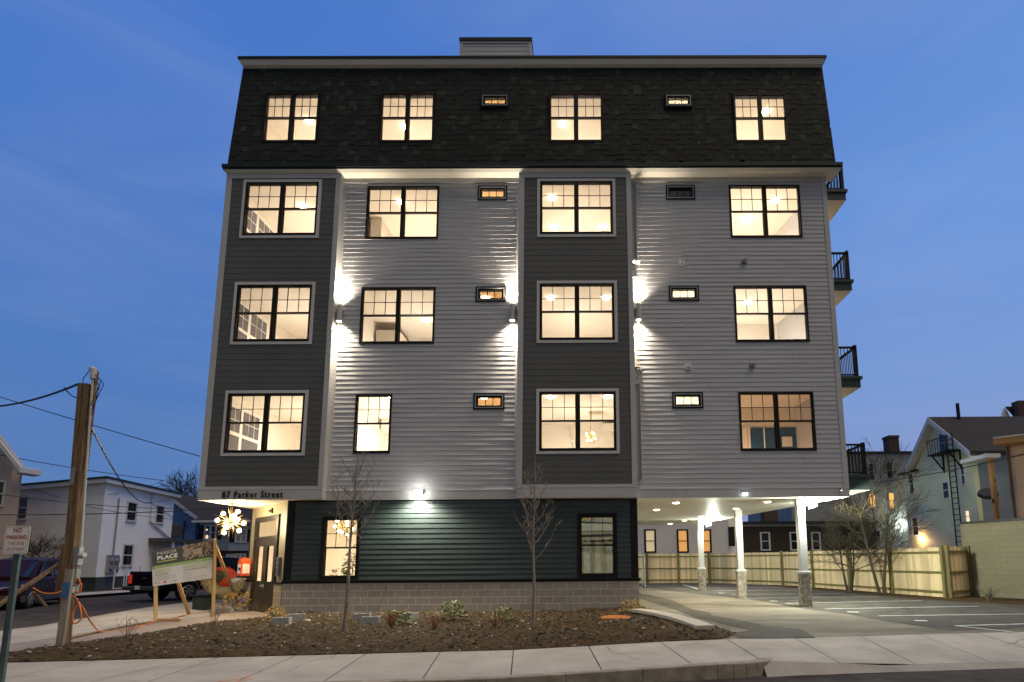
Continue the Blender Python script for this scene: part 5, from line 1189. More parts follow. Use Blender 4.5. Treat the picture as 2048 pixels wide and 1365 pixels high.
def pickup():
    t=thing('parked_pickup','black pickup truck seen from behind, parked across the side street behind the sign','pickup truck'); W=.98
    mb=MB(); loft(mb,[(x,[(w*.86,.42),(w,.52),(w,.85),(w*.97,zt)]) for x,zt,w in((0,.95,.9),(.15,1.08,.96),(1.5,1.16,.98),(5.0,1.18,.98),(5.35,1.18,.97))]); mb.build('body',VBLK,t,bevel=.03)
    mb=MB(); loft(mb,[(x,[(.93,1.14),(w_,z),(.5,z+.03)]) for x,z,w_ in((1.35,1.14,.93),(2.0,1.76,.76),(3.1,1.80,.78),(3.45,1.14,.93))]); mb.build('cab',VBLK,t,bevel=.02)
    mb=MB()
    for s_ in(-1,1): mb.hexa([(1.75,s_*.93,1.2),(3.2,s_*.93,1.2),(3.2,s_*.9,1.2),(1.75,s_*.9,1.2)],[(2.1,s_*.80,1.68),(3.05,s_*.80,1.68),(3.05,s_*.77,1.68),(2.1,s_*.77,1.68)])
    mb.hexa([(3.42,-.75,1.22),(3.42,.75,1.22),(3.36,.75,1.22),(3.36,-.75,1.22)],[(3.20,-.62,1.68),(3.20,.62,1.68),(3.14,.62,1.68),(3.14,-.62,1.68)]); mb.build('window_glass',CARGL,t)
    mb=MB(); mb.box(5.34,5.37,-.78,.78,.66,1.16); mb.build('tailgate',VBLK,t,bevel=.01)
    mb=MB(); mb.box(5.36,5.60,-.98,.98,.46,.62); mb.build('rear_bumper',VGREY,t,bevel=.03)
    mb=MB(); text_into(mb,'PICKUP',.1,lambda x,y,z:(5.372,x,1.0+y)) if False else None
    mb.box(5.37,5.376,-.16,.16,.93,.955); mb.box(5.37,5.376,-.02,.02,.955,.99); mb.build('tailgate_badge',RIM,t)
    mb=MB(); mb.box(5.60,5.605,-.17,.15,.50,.65); mb.build('number_plate',SIGNW,t)
    for s_ in(-1,1):
        mb=MB(); mb.box(5.30,5.39,s_*.88-.085,s_*.88+.085,.72,1.08); mb.build('tail_light',TAIL,t,bevel=.015)
        for x in(.95,4.25): wheel(t,x,s_*.84,.38,.25,s_)
        for x in (.95,4.25):
            mb=MB(); v=[];f=[]
            for k in range(13): a=PI*k/12; v+=[(x+cos(a)*.40,s_*.99,.38+sin(a)*.42),(x+cos(a)*.47,s_*1.02,.38+sin(a)*.49)]
            for k in range(12): f.append((2*k,2*k+2,2*k+3,2*k+1))
            mb.add(v,f); mb.build('wheel_arch',VGREY,t)
    return t
t=pickup()
rw=atZ(391,1211,-.07); tl=atZ(345,1212,-.07)
# truck heads up the side street, away from the camera: +x of the model (tail) points toward the camera
hd=Vector((-.30,-1,0)).normalized(); side=Vector((hd.y,-hd.x,0))
PK=t
loc=Vector((-15.75,11.0,-.07)); t.location=loc; t.rotation_euler=(0,0,math.atan2(-1,-.38))
# ================================================================== NEIGHBOURING BUILDINGS
SIDW=mat('white_vinyl_siding',(.74,.73,.70),.6,.05,1,lap=.115); SIDP=mat('pink_beige_siding',(.46,.36,.31),.6,.05,1,lap=.115)
SIDB=mat('blue_siding',(.10,.22,.42),.6,.08,1,lap=.115); SIDL=mat('pale_blue_siding',(.30,.36,.46),.6,.05,1,lap=.13); SIDY=mat('pale_yellow_siding',(.66,.66,.42),.6,.05,.6,lap=.12)
SIDPE=mat('peach_siding',(.66,.45,.30),.6,.05,1,lap=.115); SIDG=mat('grey_painted_brick',(.30,.31,.31),.8,.12,3,.4,30); SIDD=mat('dark_brown_shingle_wall',(.040,.028,.018),.85,.25,5,.4,20); SIDV=mat('lilac_white_siding',(.50,.47,.46),.6,.05,1,lap=.12)
SIDBG=mat('blue_grey_siding',(.18,.22,.26),.6,.06,1,lap=.12)
SHG=mat('dark_roof_shingles',(.030,.026,.024),.9,.15,8,.5,30); BRK=brickmat('dark_red_brick',(.11,.05,.035),(.07,.035,.028),(.14,.12,.10),.22,.075,.01)
FOUND=mat('house_foundation',(.06,.065,.06),.9,.2,3); OUTW=mat('white_house_trim',(.62,.62,.60),.5,.03); LITO=emit('lit_orange_room',(1,.50,.14),.9); LITW=emit('lit_warm_pane',(1,.72,.42),1.0); PORCHW=mat('porch_timber',(.45,.24,.08),.7,.1,4)
TARCUR=mat('blind_cloth',(.35,.33,.30),.8,.1)
def V(p,z=None): return Vector((p[0],p[1],p[2] if z is None else z))
def house_prism(name,poly,z0,z1,m_,parent,**k):
    mb=MB(); mb.prism(poly,z0,z1); return mb.build(name,m_,parent,**k)
def wallwin(parent,A,Bp,u0,u1,z0,z1,glass=None,trim=None,lit=None,name='window',mull=False,shut=False,out=.04):
    """window on the vertical plane through ground points A->B; u in metres along it"""
    A=Vector((A[0],A[1],0));Bp=Vector((Bp[0],Bp[1],0)); d=(Bp-A).normalized(); n=Vector((d.y,-d.x,0))
    if n.dot(CO-A)<0: n=-n
    def bx(mb,a,b,c,e,o0,o1,tint=None): mb.hexa([A+d*a+n*o1+Vector((0,0,c)),A+d*b+n*o1+Vector((0,0,c)),A+d*b+n*o0+Vector((0,0,c)),A+d*a+n*o0+Vector((0,0,c))],[A+d*a+n*o1+Vector((0,0,e)),A+d*b+n*o1+Vector((0,0,e)),A+d*b+n*o0+Vector((0,0,e)),A+d*a+n*o0+Vector((0,0,e))],tint)
    mb=MB(); g=.10
    bx(mb,u0-g,u0,z0-g,z1+g,-.05,out);bx(mb,u1,u1+g,z0-g,z1+g,-.05,out);bx(mb,u0,u1,z1,z1+g,-.05,out);bx(mb,u0-.03,u1+.03,z0-g,z0,-.05,out+.03)
    us=[(u0,u1)]
    if mull: m_=(u0+u1)/2; bx(mb,m_-.05,m_+.05,z0,z1,-.05,out-.005); us=[(u0,m_-.05),(m_+.05,u1)]
    zm=(z0+z1)/2
    for a,b in us: bx(mb,a,b,zm-.03,zm+.03,-.02,out-.01); bx(mb,a,a+.03,z0,z1,-.02,out-.015); bx(mb,b-.03,b,z0,z1,-.02,out-.015)
    fr=mb.build(name,trim or OUTW,parent)
    mb=MB(); bx(mb,u0,u1,z0,z1,-.02,.004); mb.build('glass_pane',lit or glass or CARGL,fr)
    if shut:
        for q in((u0-g-.38,u0-g-.02),(u1+g+.02,u1+g+.38)): mb=MB(); bx(mb,*q,z0-.05,z1+.05,0,.04); mb.build('shutter',BLACKT,fr)
    return fr
def ucoord(A,px_,py_,Bp):
    A=Vector((A[0],A[1],0));Bp=Vector((Bp[0],Bp[1],0)); d=(Bp-A).normalized(); n=Vector((d.y,-d.x,0)); v=ray(px_,py_); t_=((A-CO).dot(n))/v.dot(n); p=CO+v*t_; return (p-A).dot(d),p.z
def pxwin(parent,A,Bp,x0,y0,x1,y1,**k):
    a,zt=ucoord(A,x0,y0,Bp); b,zb_=ucoord(A,x1,y1,Bp); return wallwin(parent,A,Bp,min(a,b),max(a,b),min(zt,zb_),max(zt,zb_),**k)
# --- white corner house, left
P0=atY(38,963,16.5);P1=atY(213,962,13.5);P2=atY(350,987,20.5); zt=6.0
P0=Vector((P0.x,P0.y,0));P1=Vector((P1.x,P1.y,0));P2=Vector((P2.x,P2.y,0)); P3=P0+(P2-P1)*1.2
t=thing('white_house','white two storey clapboard house with a flat roof across the side street','house',(P1.x,P1.y,0))
house_prism('wall',[P0.xy,P1.xy,P2.xy,P3.xy],.75,5.95,SIDW,t); house_prism('foundation',[(P0+Vector((.05,.05,0))).xy,(P1+Vector((-.03,.08,0))).xy,(P2+Vector((-.08,0,0))).xy,P3.xy],-.5,.75,FOUND,t)
cen=(P0+P1+P2+P3)/4
def infl(k): return [(p+(p-cen).normalized()*k).xy for p in(P0,P1,P2,P3)]
rf=house_prism('roof',infl(.42),6.12,6.24,ROOFM,t); house_prism('eave_trim',infl(.36),5.90,6.119,OUTW,rf)
pxwin(t,P1,P2,256,1005,270,1042);pxwin(t,P1,P2,314,1012,325,1046);pxwin(t,P1,P2,248,1091,262,1130);pxwin(t,P0,P1,41,995,52,1037)
d12=(P2-P1).normalized(); n12=Vector((d12.y,-d12.x,0)); n12=n12 if n12.dot(CO-P1)>0 else -n12
mb=MB(); u,z=ucoord(P1,225,1100,P2); q=P1+d12*u+n12*.06
mb.tube([(q.x,q.y,5.2),(q.x,q.y,1.9)],.035,6); mb.build('service_mast',METAL,t)
mb=MB(); mb.hexa([P1+d12*(u-.45)+n12*.16+Vector((0,0,.95)),P1+d12*(u+.45)+n12*.16+Vector((0,0,.95)),P1+d12*(u+.45)+Vector((0,0,.95)),P1+d12*(u-.45)+Vector((0,0,.95))],[P1+d12*(u-.45)+n12*.16+Vector((0,0,1.95)),P1+d12*(u+.45)+n12*.16+Vector((0,0,1.95)),P1+d12*(u+.45)+Vector((0,0,1.95)),P1+d12*(u-.45)+Vector((0,0,1.95))])
for k in range(2):
    for j in range(2): c=P1+d12*(u-.22+.44*k)+Vector((0,0,1.2+.42*j)); mb.tube([c+n12*.16,c+n12*.26],[.14,.12],10)
mb.build('meter_bank',METAL,t)
mb=MB(); u2,z2=ucoord(P1,303,1000,P2); q=P1+d12*u2+n12*.06; u3,z3=ucoord(P1,345,1078,P2); q3=P1+d12*u3+n12*.06
mb.tube([(q.x,q.y,5.9),(q.x,q.y,4.1),(q3.x,q3.y,2.95)],.045,6); mb.build('downspout',OUTW,t)
ua,za=ucoord(P1,297,1078,P2);ub,zb2=ucoord(P1,345,1080,P2)
mb=MB(); a=P1+d12*ua;b=P1+d12*(ub+1.2); mb.hexa([a+Vector((0,0,za-.2)),b+Vector((0,0,za-.2)),b+n12*1.3+Vector((0,0,za-.2)),a+n12*1.3+Vector((0,0,za-.2))],[a+Vector((0,0,za+.05)),b+Vector((0,0,za+.05)),b+n12*1.3+Vector((0,0,za+.05)),a+n12*1.3+Vector((0,0,za+.05))]); mb.build('porch_roof',VGREY,t)
dr=wallwin(t,P1,P2,ua+.55,ua+1.5,.55,2.55,name='door',lit=None,glass=OUTW); 
mb=MB(); 
for k in(.4,1.9): c=a+d12*k+n12*1.2; mb.beam(c+Vector((0,0,0)),c+Vector((0,0,za-.2)),.1,.1)
mb.build('porch_post',OUTW,t)
t=thing('bollard_rail','white pipe guard rails before the meters of the white house','guard rail',tuple(P1+n12*1.0)); mb=MB()
for px0,px1 in((178,205),(200,232)):
    ua_,_=ucoord(P1,px0,1180,P2);ub_,_=ucoord(P1,px1,1180,P2); a=P1+d12*ua_+n12*1.1;b=P1+d12*ub_+n12*1.1
    mb.tube([(a.x,a.y,1.2),(a.x,a.y,.14),(b.x,b.y,.14),(b.x,b.y,1.35)],.035,6)
mb.build('guard_pipe',OUTW,t)
# --- pink gabled house, far left
t=thing('pink_house','pink beige clapboard house gable at the far left edge','house',(-38,14,0)); Yp=13
e=atY(63,938,Yp); cw=atY(38,1000,Yp); ap=atY(-70,770,Yp)
zE=e.z; pw=[(-47,Yp),(cw.x,Yp),(cw.x-14.0,Yp+8),(-60,Yp+8)]
house_prism('wall',pw,-.3,zE+.05,SIDP,t)
mb=MB(); hx=2*ap.x-e.x; mb.hexa([(hx,Yp+.02,zE),(cw.x,Yp+.02,zE),(cw.x,Yp+.2,zE),(hx,Yp+.2,zE)],[(ap.x-.1,Yp+.02,ap.z-.4),(ap.x+.1,Yp+.02,ap.z-.4),(ap.x+.1,Yp+.2,ap.z-.4),(ap.x-.1,Yp+.2,ap.z-.4)]); mb.build('gable_wall',SIDP,t)
mb=MB(); th=.28
mb.hexa([(ap.x,Yp-.6,ap.z-th),(e.x,Yp-.6,zE-th),(e.x,Yp-.5,zE-th),(ap.x,Yp-.5,ap.z-th)],[(ap.x,Yp-.6,ap.z),(e.x,Yp-.6,zE),(e.x,Yp-.5,zE),(ap.x,Yp-.5,ap.z)])
mb.hexa([(ap.x,Yp-.5,ap.z-.08),(e.x,Yp-.5,zE-.08),(e.x-18,Yp+8,zE-.08),(ap.x-18,Yp+8,ap.z-.08)],[(ap.x,Yp-.5,ap.z),(e.x,Yp-.5,zE),(e.x-18,Yp+8,zE),(ap.x-18,Yp+8,ap.z)])
mb.hexa([(cw.x,Yp-.5,zE-.35),(e.x,Yp-.5,zE-.28),(e.x,Yp+.6,zE-.28),(cw.x,Yp+.6,zE-.35)],[(cw.x,Yp-.5,zE+.1),(e.x,Yp-.5,zE),(e.x,Yp+.6,zE),(cw.x,Yp+.6,zE+.1)]); mb.build('roof',OUTW,t)
pxwin(t,(-40,Yp),(cw.x,Yp),-14,965,4,1010)
# --- blue gabled house + brick and blue front behind
Yb=27
t=thing('blue_house','blue gabled house with a dark roof behind the white house','house',(-24,Yb,0))
a=atY(345,1003,Yb);b=atY(393,1043,Yb);c0=atY(330,1150,Yb)
poly=[(a.x-2,Yb),(b.x,Yb),(b.x+1.5,Yb+9),(a.x,Yb+9)]
house_prism('wall',poly,-.3,b.z,SIDB,t)
mb=MB(); mb.hexa([(a.x-8,Yb,b.z),(b.x,Yb,b.z),(b.x,Yb+.2,b.z),(a.x-8,Yb+.2,b.z)],[(a.x-2.0,Yb,a.z+.7),(a.x-1.9,Yb,a.z+.7),(a.x-1.9,Yb+.2,a.z+.7),(a.x-2.0,Yb+.2,a.z+.7)]); mb.build('gable_wall',SIDB,t)
a2=atY(352,997,Yb-.5); f2=atY(432,1041,Yb-.5)
mb=MB(); mb.hexa([(a2.x-.8,Yb-.5,a2.z+.15),(b.x+.8,Yb-.5,b.z-.25),(b.x+2.8,Yb+9,b.z-.25),(a2.x+.6,Yb+9,a2.z+.15)],[(a2.x-.8,Yb-.5,a2.z+.45),(b.x+.8,Yb-.5,b.z+.05),(b.x+2.8,Yb+9,b.z+.05),(a2.x+.6,Yb+9,a2.z+.45)]); mb.build('roof',SHG,t)
mb=MB(); mb.hexa([(a2.x-.8,Yb-.54,a2.z+.12),(b.x+.8,Yb-.54,b.z-.28),(b.x+.8,Yb-.501,b.z-.28),(a2.x-.8,Yb-.501,a2.z+.12)],[(a2.x-.8,Yb-.54,a2.z+.42),(b.x+.8,Yb-.54,b.z+.02),(b.x+.8,Yb-.501,b.z+.02),(a2.x-.8,Yb-.501,a2.z+.42)]); mb.build('rake_board',SIDL,t)
mb=MB(); q=atY(348,1062,Yb-.6); mb.tube([(q.x,q.y,q.z),(q.x+.12,q.y-.12,q.z)],[.55,.5],18); mb.tube([(q.x,q.y,q.z),(q.x,q.y+.6,q.z-.5)],.03,5); mb.build('satellite_dish',VGREY,t)
mb=MB(); q=atY(367,1062,Yb-.1); mb.tube([(q.x,Yb-.08,q.z+.8),(q.x,Yb-.08,.5)],.06,6); mb.build('downspout',FOUND,t)
Yc=24
t=thing('brick_duplex','pale blue duplex with dark brick base and a candle lit window','house',(-20,Yc,0))
a=atY(400,1043,Yc);b=atY(520,1050,Yc);s1=atY(440,1102,Yc)
house_prism('wall',[(a.x,Yc),(b.x+1,Yc),(b.x+1,Yc+8),(a.x,Yc+8)],s1.z,a.z,SIDL,t); house_prism('brick_base',[(a.x+.1,Yc+.15),(b.x+1,Yc+.15),(b.x+1,Yc+7.9),(a.x+.1,Yc+7.9)],-.4,s1.z,BRK,t)
tp_=atY(352,998,Yc+4); 
mb=MB(); mb.hexa([(a.x-.3,Yc-.4,a.z-.02),(b.x+2,Yc-.4,a.z-.02),(b.x+2,Yc+8.4,a.z-.02),(a.x-.3,Yc+8.4,a.z-.02)],[(a.x-.3,Yc+3.9,a.z+2.3),(b.x+2,Yc+3.9,a.z+2.3),(b.x+2,Yc+4.1,a.z+2.3),(a.x-.3,Yc+4.1,a.z+2.3)]); mb.build('roof',SHG,t)
mb=MB(); mb.box(a.x-.3,b.x+2,Yc-.45,Yc-.39,a.z-.12,a.z+.05); mb.build('gutter',OUTW,t)
A_=(a.x,Yc);B_=(b.x,Yc)
w_=pxwin(t,A_,B_,412,1053,430,1078,mull=True,shut=True); pxwin(t,A_,B_,474,1060,491,1083,mull=True,shut=True,lit=TARCUR)
mb=MB(); q=atY(413.5,1074,Yc-.06); mb.ball((q.x,Yc-.05,q.z),.10,8,6,(1,.3,1.5)); q=atY(413.5,1060,Yc-.06); mb.ball((q.x,Yc-.05,q.z),.07,8,6,(1,.3,1)); mb.build('window_candle',LITW,w_)
A2=(a.x+.1,Yc+.15);B2=(b.x,Yc+.15); pxwin(t,A2,B2,473,1110,488,1136,mull=True,glass=TARCUR); pxwin(t,A2,B2,455,1111,463,1155,name='door',glass=OUTW)
mb=MB(); x0_=atY(418,1090,Yc).x; mb.box(atY(438,1090,Yc).x,atY(458,1090,Yc).x,Yc-.02,Yc-.001,s1.z,a.z-.2); mb.build('green_panel',SIDBG,t)
# parked light car roof behind (blue tarp-ish)
q=atY(484,1152,20); mb=MB(); mb.ball((q.x+.2,20,q.z-.25),1.3,20,10,(1,.7,.36)); tag(mb.build('blue_tarp',mat('blue_tarp_cloth',(.05,.12,.22),.5,.2,3,.4,10),origin=(q.x,20,0),smooth=True),'blue tarp covered hump beyond the alarm box','tarp')
# --- right background
def fence_run(A,Bp,n,h,label,t=None,posts=True,zb_=.0,parent=None):
    A=Vector((A[0],A[1],0));Bp=Vector((Bp[0],Bp[1],0)); d=(Bp-A).normalized(); nn_=Vector((d.y,-d.x,0)); nn_=nn_ if nn_.dot(CO-A)>0 else -nn_; Ln=(Bp-A).length
    R=random.Random(int(A.x*13)); mb=MB(); u=0
    def q(u,o,z): p=A+d*u+nn_*o; return Vector((p.x,p.y,z))
    while u<Ln-.01:
        w=min(.135,Ln-u); o=R.uniform(-.006,.006); hh=h+R.uniform(-.014,.014); kf=R.choice((.8,1,1.1,1.25,.95)); tf=(1.0*kf,.78*kf+R.uniform(-.03,.03),.46*kf); mb.hexa([q(u,-.02+o,zb_+.03),q(u+w-.005,-.02+o,zb_+.03),q(u+w-.005,-.002+o,zb_+.03),q(u,-.002+o,zb_+.03)],[q(u,-.02+o,hh),q(u+w-.005,-.02+o,hh),q(u+w-.005,-.002+o,hh),q(u,-.002+o,hh)],tf); u+=w
    mb.build('fence_boards',FENCEW,t)
    mb=MB()
    for z in(.18,.88,h-.22): mb.hexa([q(0,.006,z),q(Ln,.006,z),q(Ln,.05,z),q(0,.05,z)],[q(0,.006,z+.08),q(Ln,.006,z+.08),q(Ln,.05,z+.08),q(0,.05,z+.08)])
    mb.build('fence_rails',FENCEP,t)
    for k in range(n+1):
        u=Ln*k/n; mb=MB(); mb.hexa([q(u-.055,.0,-.1),q(u+.055,.0,-.1),q(u+.055,.11,-.1),q(u-.055,.11,-.1)],[q(u-.055,.0,h+.06),q(u+.055,.0,h+.06),q(u+.055,.11,h+.06),q(u-.055,.11,h+.06)]); mb.build('fence_post',FENCEP,t)
H_=1.83
t=thing('wood_fence','tall cedar board fence with green posts along the back of the parking area','fence',(5,17.7,0)); fence_run(fb[0],fb[1],3,H_,'',t)
fence_run(fb[1],fb[2],2,H_,'',t)
t=thing('wood_fence','tall cedar board fence along the right side of the parking area, lit by the floodlight','fence',(12,9,0)); fence_run(fb[2],fb[3],2,H_,'',t); fence_run(fb[3],fb[5],2,H_,'',t)
t=thing('fence_gate','cedar board gate between the corner fence post and the pale block wall','gate',(13.3,3.4,0)); fence_run((13.25,3.35),(14.7,4.3),1,H_+.02,'',t)
t=thing('metal_gate_post','thin silver chain gate post at the left end of the cedar fence','gate post',(3.9,16.2,0)); q=atZ(1290,1174,0)
mb=MB(); mb.tube([(q.x,q.y,0),(q.x,q.y,1.72)],.035,8); mb.tube([(q.x-.12,q.y+.1,.1),(q.x-.12,q.y+.1,1.78)],.03,8); mb.tube([(q.x-.12,q.y+.1,.4),(q.x,q.y,.4)],.02,6);mb.tube([(q.x-.12,q.y+.1,1.4),(q.x,q.y,1.4)],.02,6); mb.build('post_tubes',METALL,t)
# pale block wall at right
mb=MB(); a=Vector((14.75,4.35));b=Vector((17.0,-1.6)); d=(b-a).normalized(); n=Vector((-d.y,d.x)); n=n if n.x>0 else -n
zf_=2.72
mb.hexa([(a.x,a.y,-.2),(b.x,b.y,-.2),(b.x+n.x*.25,b.y+n.y*.25,-.2),(a.x+n.x*.25,a.y+n.y*.25,-.2)],[(a.x,a.y,zf_),(b.x,b.y,zf_),(b.x+n.x*.25,b.y+n.y*.25,zf_),(a.x+n.x*.25,a.y+n.y*.25,zf_)])
mb.hexa([(a.x+.01,a.y,-.2),(a.x+6,a.y+2.6,-.2),(a.x+6,a.y+2.85,-.2),(a.x+.01,a.y+.25,-.2)],[(a.x+.01,a.y,zf_),(a.x+6,a.y+2.6,zf_),(a.x+6,a.y+2.85,zf_),(a.x+.01,a.y+.25,zf_)])
t=thing('block_garage','low pale yellow green painted block building at the right edge','garage',(a.x,a.y,0))
CMY=brickmat('painted_block_wall',(.37,.335,.225),(.335,.305,.205),(.29,.265,.175),.4064,.2032,.010,ax='y',bump=.35); mb.build('wall',CMY,t)
mb=MB(); mb.hexa([(a.x-.1,a.y+.05,zf_),(b.x-.1,b.y,zf_),(b.x+6,b.y+2,zf_),(a.x+6,a.y+3,zf_)],[(a.x-.1,a.y+.05,zf_+.09),(b.x-.1,b.y,zf_+.09),(b.x+6,b.y+2,zf_+.12),(a.x+6,a.y+3,zf_+.12)]); mb.build('roof',VGREY,t)
twigs((13.6,1.9,.0),.45,.55,'bare bushy shrub at the foot of the pale block garage',BARK,60,9,40)
twigs(tuple(atZ(1590,1170,.0)),.38,.45,'small bare shrub at the fence left of the nearest drive column',BARK,40,10,60)
twigs(tuple(atZ(1648,1175,.0)),.36,.40,'small bare shrub at the fence right of the nearest drive column',BARK,34,11,40)
# low dark building, white siding building, grey apartment, yellow house, peach house
t=thing('low_brown_building','low dark brown building with white framed windows behind the fence','building',(16,27,0))
house_prism('wall',[(12.2,27),(23.5,27),(23.5,33),(12.2,33)],-.2,4.05,SIDD,t); rf=house_prism('roof',[(12.0,26.7),(23.7,26.7),(23.7,33),(12.0,33)],4.18,4.42,ROOFM,t); house_prism('eave_trim',[(12.1,26.85),(23.6,26.85),(23.6,33),(12.1,33)],4.05,4.179,METAL,rf)
for x0_,x1_ in((1522,1539),(1581,1597),(1624,1640)): pxwin(t,(12.2,27),(23.5,27),x0_,1067,x1_,1099)
mb=MB(); mb.box(15.1,16.2,28,29,4.42,5.9); mb.build('chimney',BRK,t)
t=thing('lilac_house','pale lilac clapboard building with orange lit windows seen beneath the soffit','building',(6,21,0))
house_prism('wall',[(2.2,21.5),(10.35,21.5),(10.35,29),(2.2,29)],1.7,7,SIDV,t); house_prism('foundation',[(2.3,21.6),(10.2,21.6),(10.2,29),(2.3,29)],-.3,1.7,FOUND,t)
house_prism('white_corner',[(10.36,21.7),(10.9,21.7),(10.9,29),(10.36,29)],-.3,6,SIDW,t)
LO=mat('curtained_lit_room',(.5,.25,.08),.8,.1)
LOE=emit('orange_lit_pane',(1,.48,.13),.42); LOP=emit('pale_lit_pane',(.9,.72,.42),.32)
for x0_,x1_,l_ in((1291,1310,LOP),(1356,1375,LOE),(1404,1421,LOE)): pxwin(t,(2.2,21.5),(10.35,21.5),x0_,1062,x1_,1103,lit=l_,trim=BRONZE)
pxwin(t,(2.2,21.5),(14,21.5),1459,1057,1467,1090,trim=BRONZE)
t=thing('grey_apartment_block','grey painted brick apartment block with a flat roof and a red chimney','building',(29,36,0))
house_prism('wall',[(20.5,36),(36,36),(36,50),(20.5,50)],-.3,11.6,SIDG,t); house_prism('roof',[(20.3,35.9),(36.2,35.9),(36.2,50),(20.3,50)],11.6,11.85,ROOFM,t)
q0=atY(1778,874,39);q1=atY(1798,904,39); mb=MB(); mb.box(q0.x,q1.x+.1,39,40.2,11.7,q0.z-.1); mb.box(q0.x-.06,q1.x+.16,38.94,40.26,q0.z-.1,q0.z+.15); mb.build('chimney',BRK,t)
A_=(20.5,36);B_=(36,36)
pxwin(t,A_,B_,1772,926,1786,957,trim=SIDG);pxwin(t,A_,B_,1737,928,1748,960,trim=SIDG);pxwin(t,A_,B_,1738,988,1752,1014,lit=LITO,trim=SIDG);pxwin(t,A_,B_,1777,987,1790,1017,lit=LITO,trim=SIDG);pxwin(t,A_,B_,1748,1062,1761,1088,trim=SIDG,glass=LITW if False else None)
mb=MB(); q=atY(1803,1043,35.9); mb.box(q.x-.2,q.x+.2,35.7,35.99,q.z-.1,q.z+.12); mb.build('wall_lamp',LAMPB,t); lamp('wall_lamp_light','POINT',(q.x-.1,35.4,q.z-.2),160,(.85,1,.8),t,shadow_soft_size=.1)
mb=MB(); mb.box(22.5,24.3,37,38,11.85,13.0); mb.build('roof_hatch',VGREY,t)
# yellow gabled house: its gable faces the lot (-x), the roof ridge runs to the right
XG=27.0
def gx(px_,py__): p=atX(px_,py__,XG); return p.y,p.z
yR_,zR_=gx(1943,897); yL_,zL_=gx(1806,948); yA_,zA_=gx(1870,838); yM_,zM_=gx(1833,932)
t=thing('yellow_house','tall pale yellow gabled house with a fire escape ladder and dark roof','house',(XG,yR_,0))
pf=[(yR_,-.3),(yL_,-.3),(yL_,zL_-.1),(yM_+.3,zM_-.25),(yA_,zA_-.15),(yR_,zR_-.1)]
n=len(pf); mb=MB(); mb.add([(XG,y,z) for y,z in pf]+[(XG+.3,y,z) for y,z in pf],[tuple(range(n)),tuple(range(n,2*n))[::-1]]+[(i,(i+1)%n,n+(i+1)%n,n+i) for i in range(n)]); mb.build('gable_wall',SIDY,t)
mb=MB(); mb.box(XG+.31,XG+15,yR_+.02,yL_-.05,-.3,zL_-.3); mb.box(XG+.31,XG+15,yR_+.02,yR_+.2,zL_-.3,zR_-.12); mb.build('side_wall',SIDBG,t)
mb=MB(); o=.5; sl_=(zA_-zR_)/(yA_-yR_)
def roofq(ya,za,yb,zb2,th=.16):
    mb.hexa([(XG-o,ya,za-th),(XG+16,ya,za-th),(XG+16,yb,zb2-th),(XG-o,yb,zb2-th)],[(XG-o,ya,za),(XG+16,ya,za),(XG+16,yb,zb2),(XG-o,yb,zb2)])
roofq(yR_-.5,zR_-.5*sl_+.15,yA_,zA_+.15); roofq(yA_,zA_+.15,yM_+.6,zM_+.0); 
mb.build('roof',SHG,t)
mb=MB()
for ya,za,yb,zb2 in((yR_-.5,zR_-.5*sl_+.12,yA_,zA_+.12),(yA_,zA_+.12,yM_+.6,zM_-.03)):
    mb.hexa([(XG-o-.06,ya,za-.42),(XG-o-.001,ya,za-.42),(XG-o-.001,yb,zb2-.42),(XG-o-.06,yb,zb2-.42)],[(XG-o-.06,ya,za),(XG-o-.001,ya,za),(XG-o-.001,yb,zb2),(XG-o-.06,yb,zb2)])
    mb.hexa([(XG-o,ya,za-.40),(XG-.01,ya,za-.40),(XG-.01,yb,zb2-.40),(XG-o,yb,zb2-.40)],[(XG-o,ya,za-.36),(XG-.01,ya,za-.36),(XG-.01,yb,zb2-.36),(XG-o,yb,zb2-.36)])
mb.build('rake_board',OUTW,t)
mb=MB(); mb.box(XG-.3,XG+4,yM_-.2,yL_+.3,zL_-.1,zL_+.05); mb.build('side_roof',SHG,t)
A_=(XG,yL_);B_=(XG,yR_)
for q in((1878,870,1892,902),(1885,967,1899,995),(1817,950,1829,986),(1824,1037,1838,1070),(1921,934,1931,967)): pxwin(t,A_,B_,*q)
pxwin(t,A_,B_,1931,1023,1941,1044,lit=LITW)
mb=MB(); pf0=atX(1854,912,XG-.9); pf1=atX(1898,910,XG-.9); za=pf0.z; y0_,y1_=pf1.y,pf0.y
mb.box(XG-.9,XG-.02,y0_,y1_,za-.08,za); mb.box(XG-.92,XG-.88,y0_,y1_,za+1.0,za+1.05)
k=y0_
while k<=y1_+.01: mb.box(XG-.915,XG-.885,k-.02,k+.02,za,za+1.02); k+=.28
for k in(y0_+.1,y1_-.5): mb.beam((XG-.9,k,za-.05),(XG-.02,k,za-1.3),.08,.08); mb.box(XG-.1,XG-.02,k-.05,k+.05,za-1.4,za)
ly=atX(1906,950,XG-.7).y
for k in(ly-.32,ly+.32): mb.box(XG-.75,XG-.69,k-.03,k+.03,1.2,za+1.1)
z=1.4
while z<za+1: mb.box(XG-.74,XG-.70,ly-.32,ly+.32,z-.025,z+.025); z+=.38
mb.build('fire_escape',BLACKT,t)
mb=MB(); q=atX(1902,826,XG+1); mb.cyl((XG+1.6,yA_-.3,zA_-.3),(XG+1.6,yA_-.3,zA_+1.1),.12,8); mb.build('vent_pipe',BLACKT,t)
mb=MB(); q=atX(1840,1077,XG-.15); mb.ball((XG-.15,q.y,q.z),.13,12,8); mb.build('wall_lamp',emit('orange_wall_lamp',(1,.62,.30),30),t); lamp('wall_lamp_light','POINT',(XG-.45,q.y,q.z),60,(1,.6,.3),t,shadow_soft_size=.08)
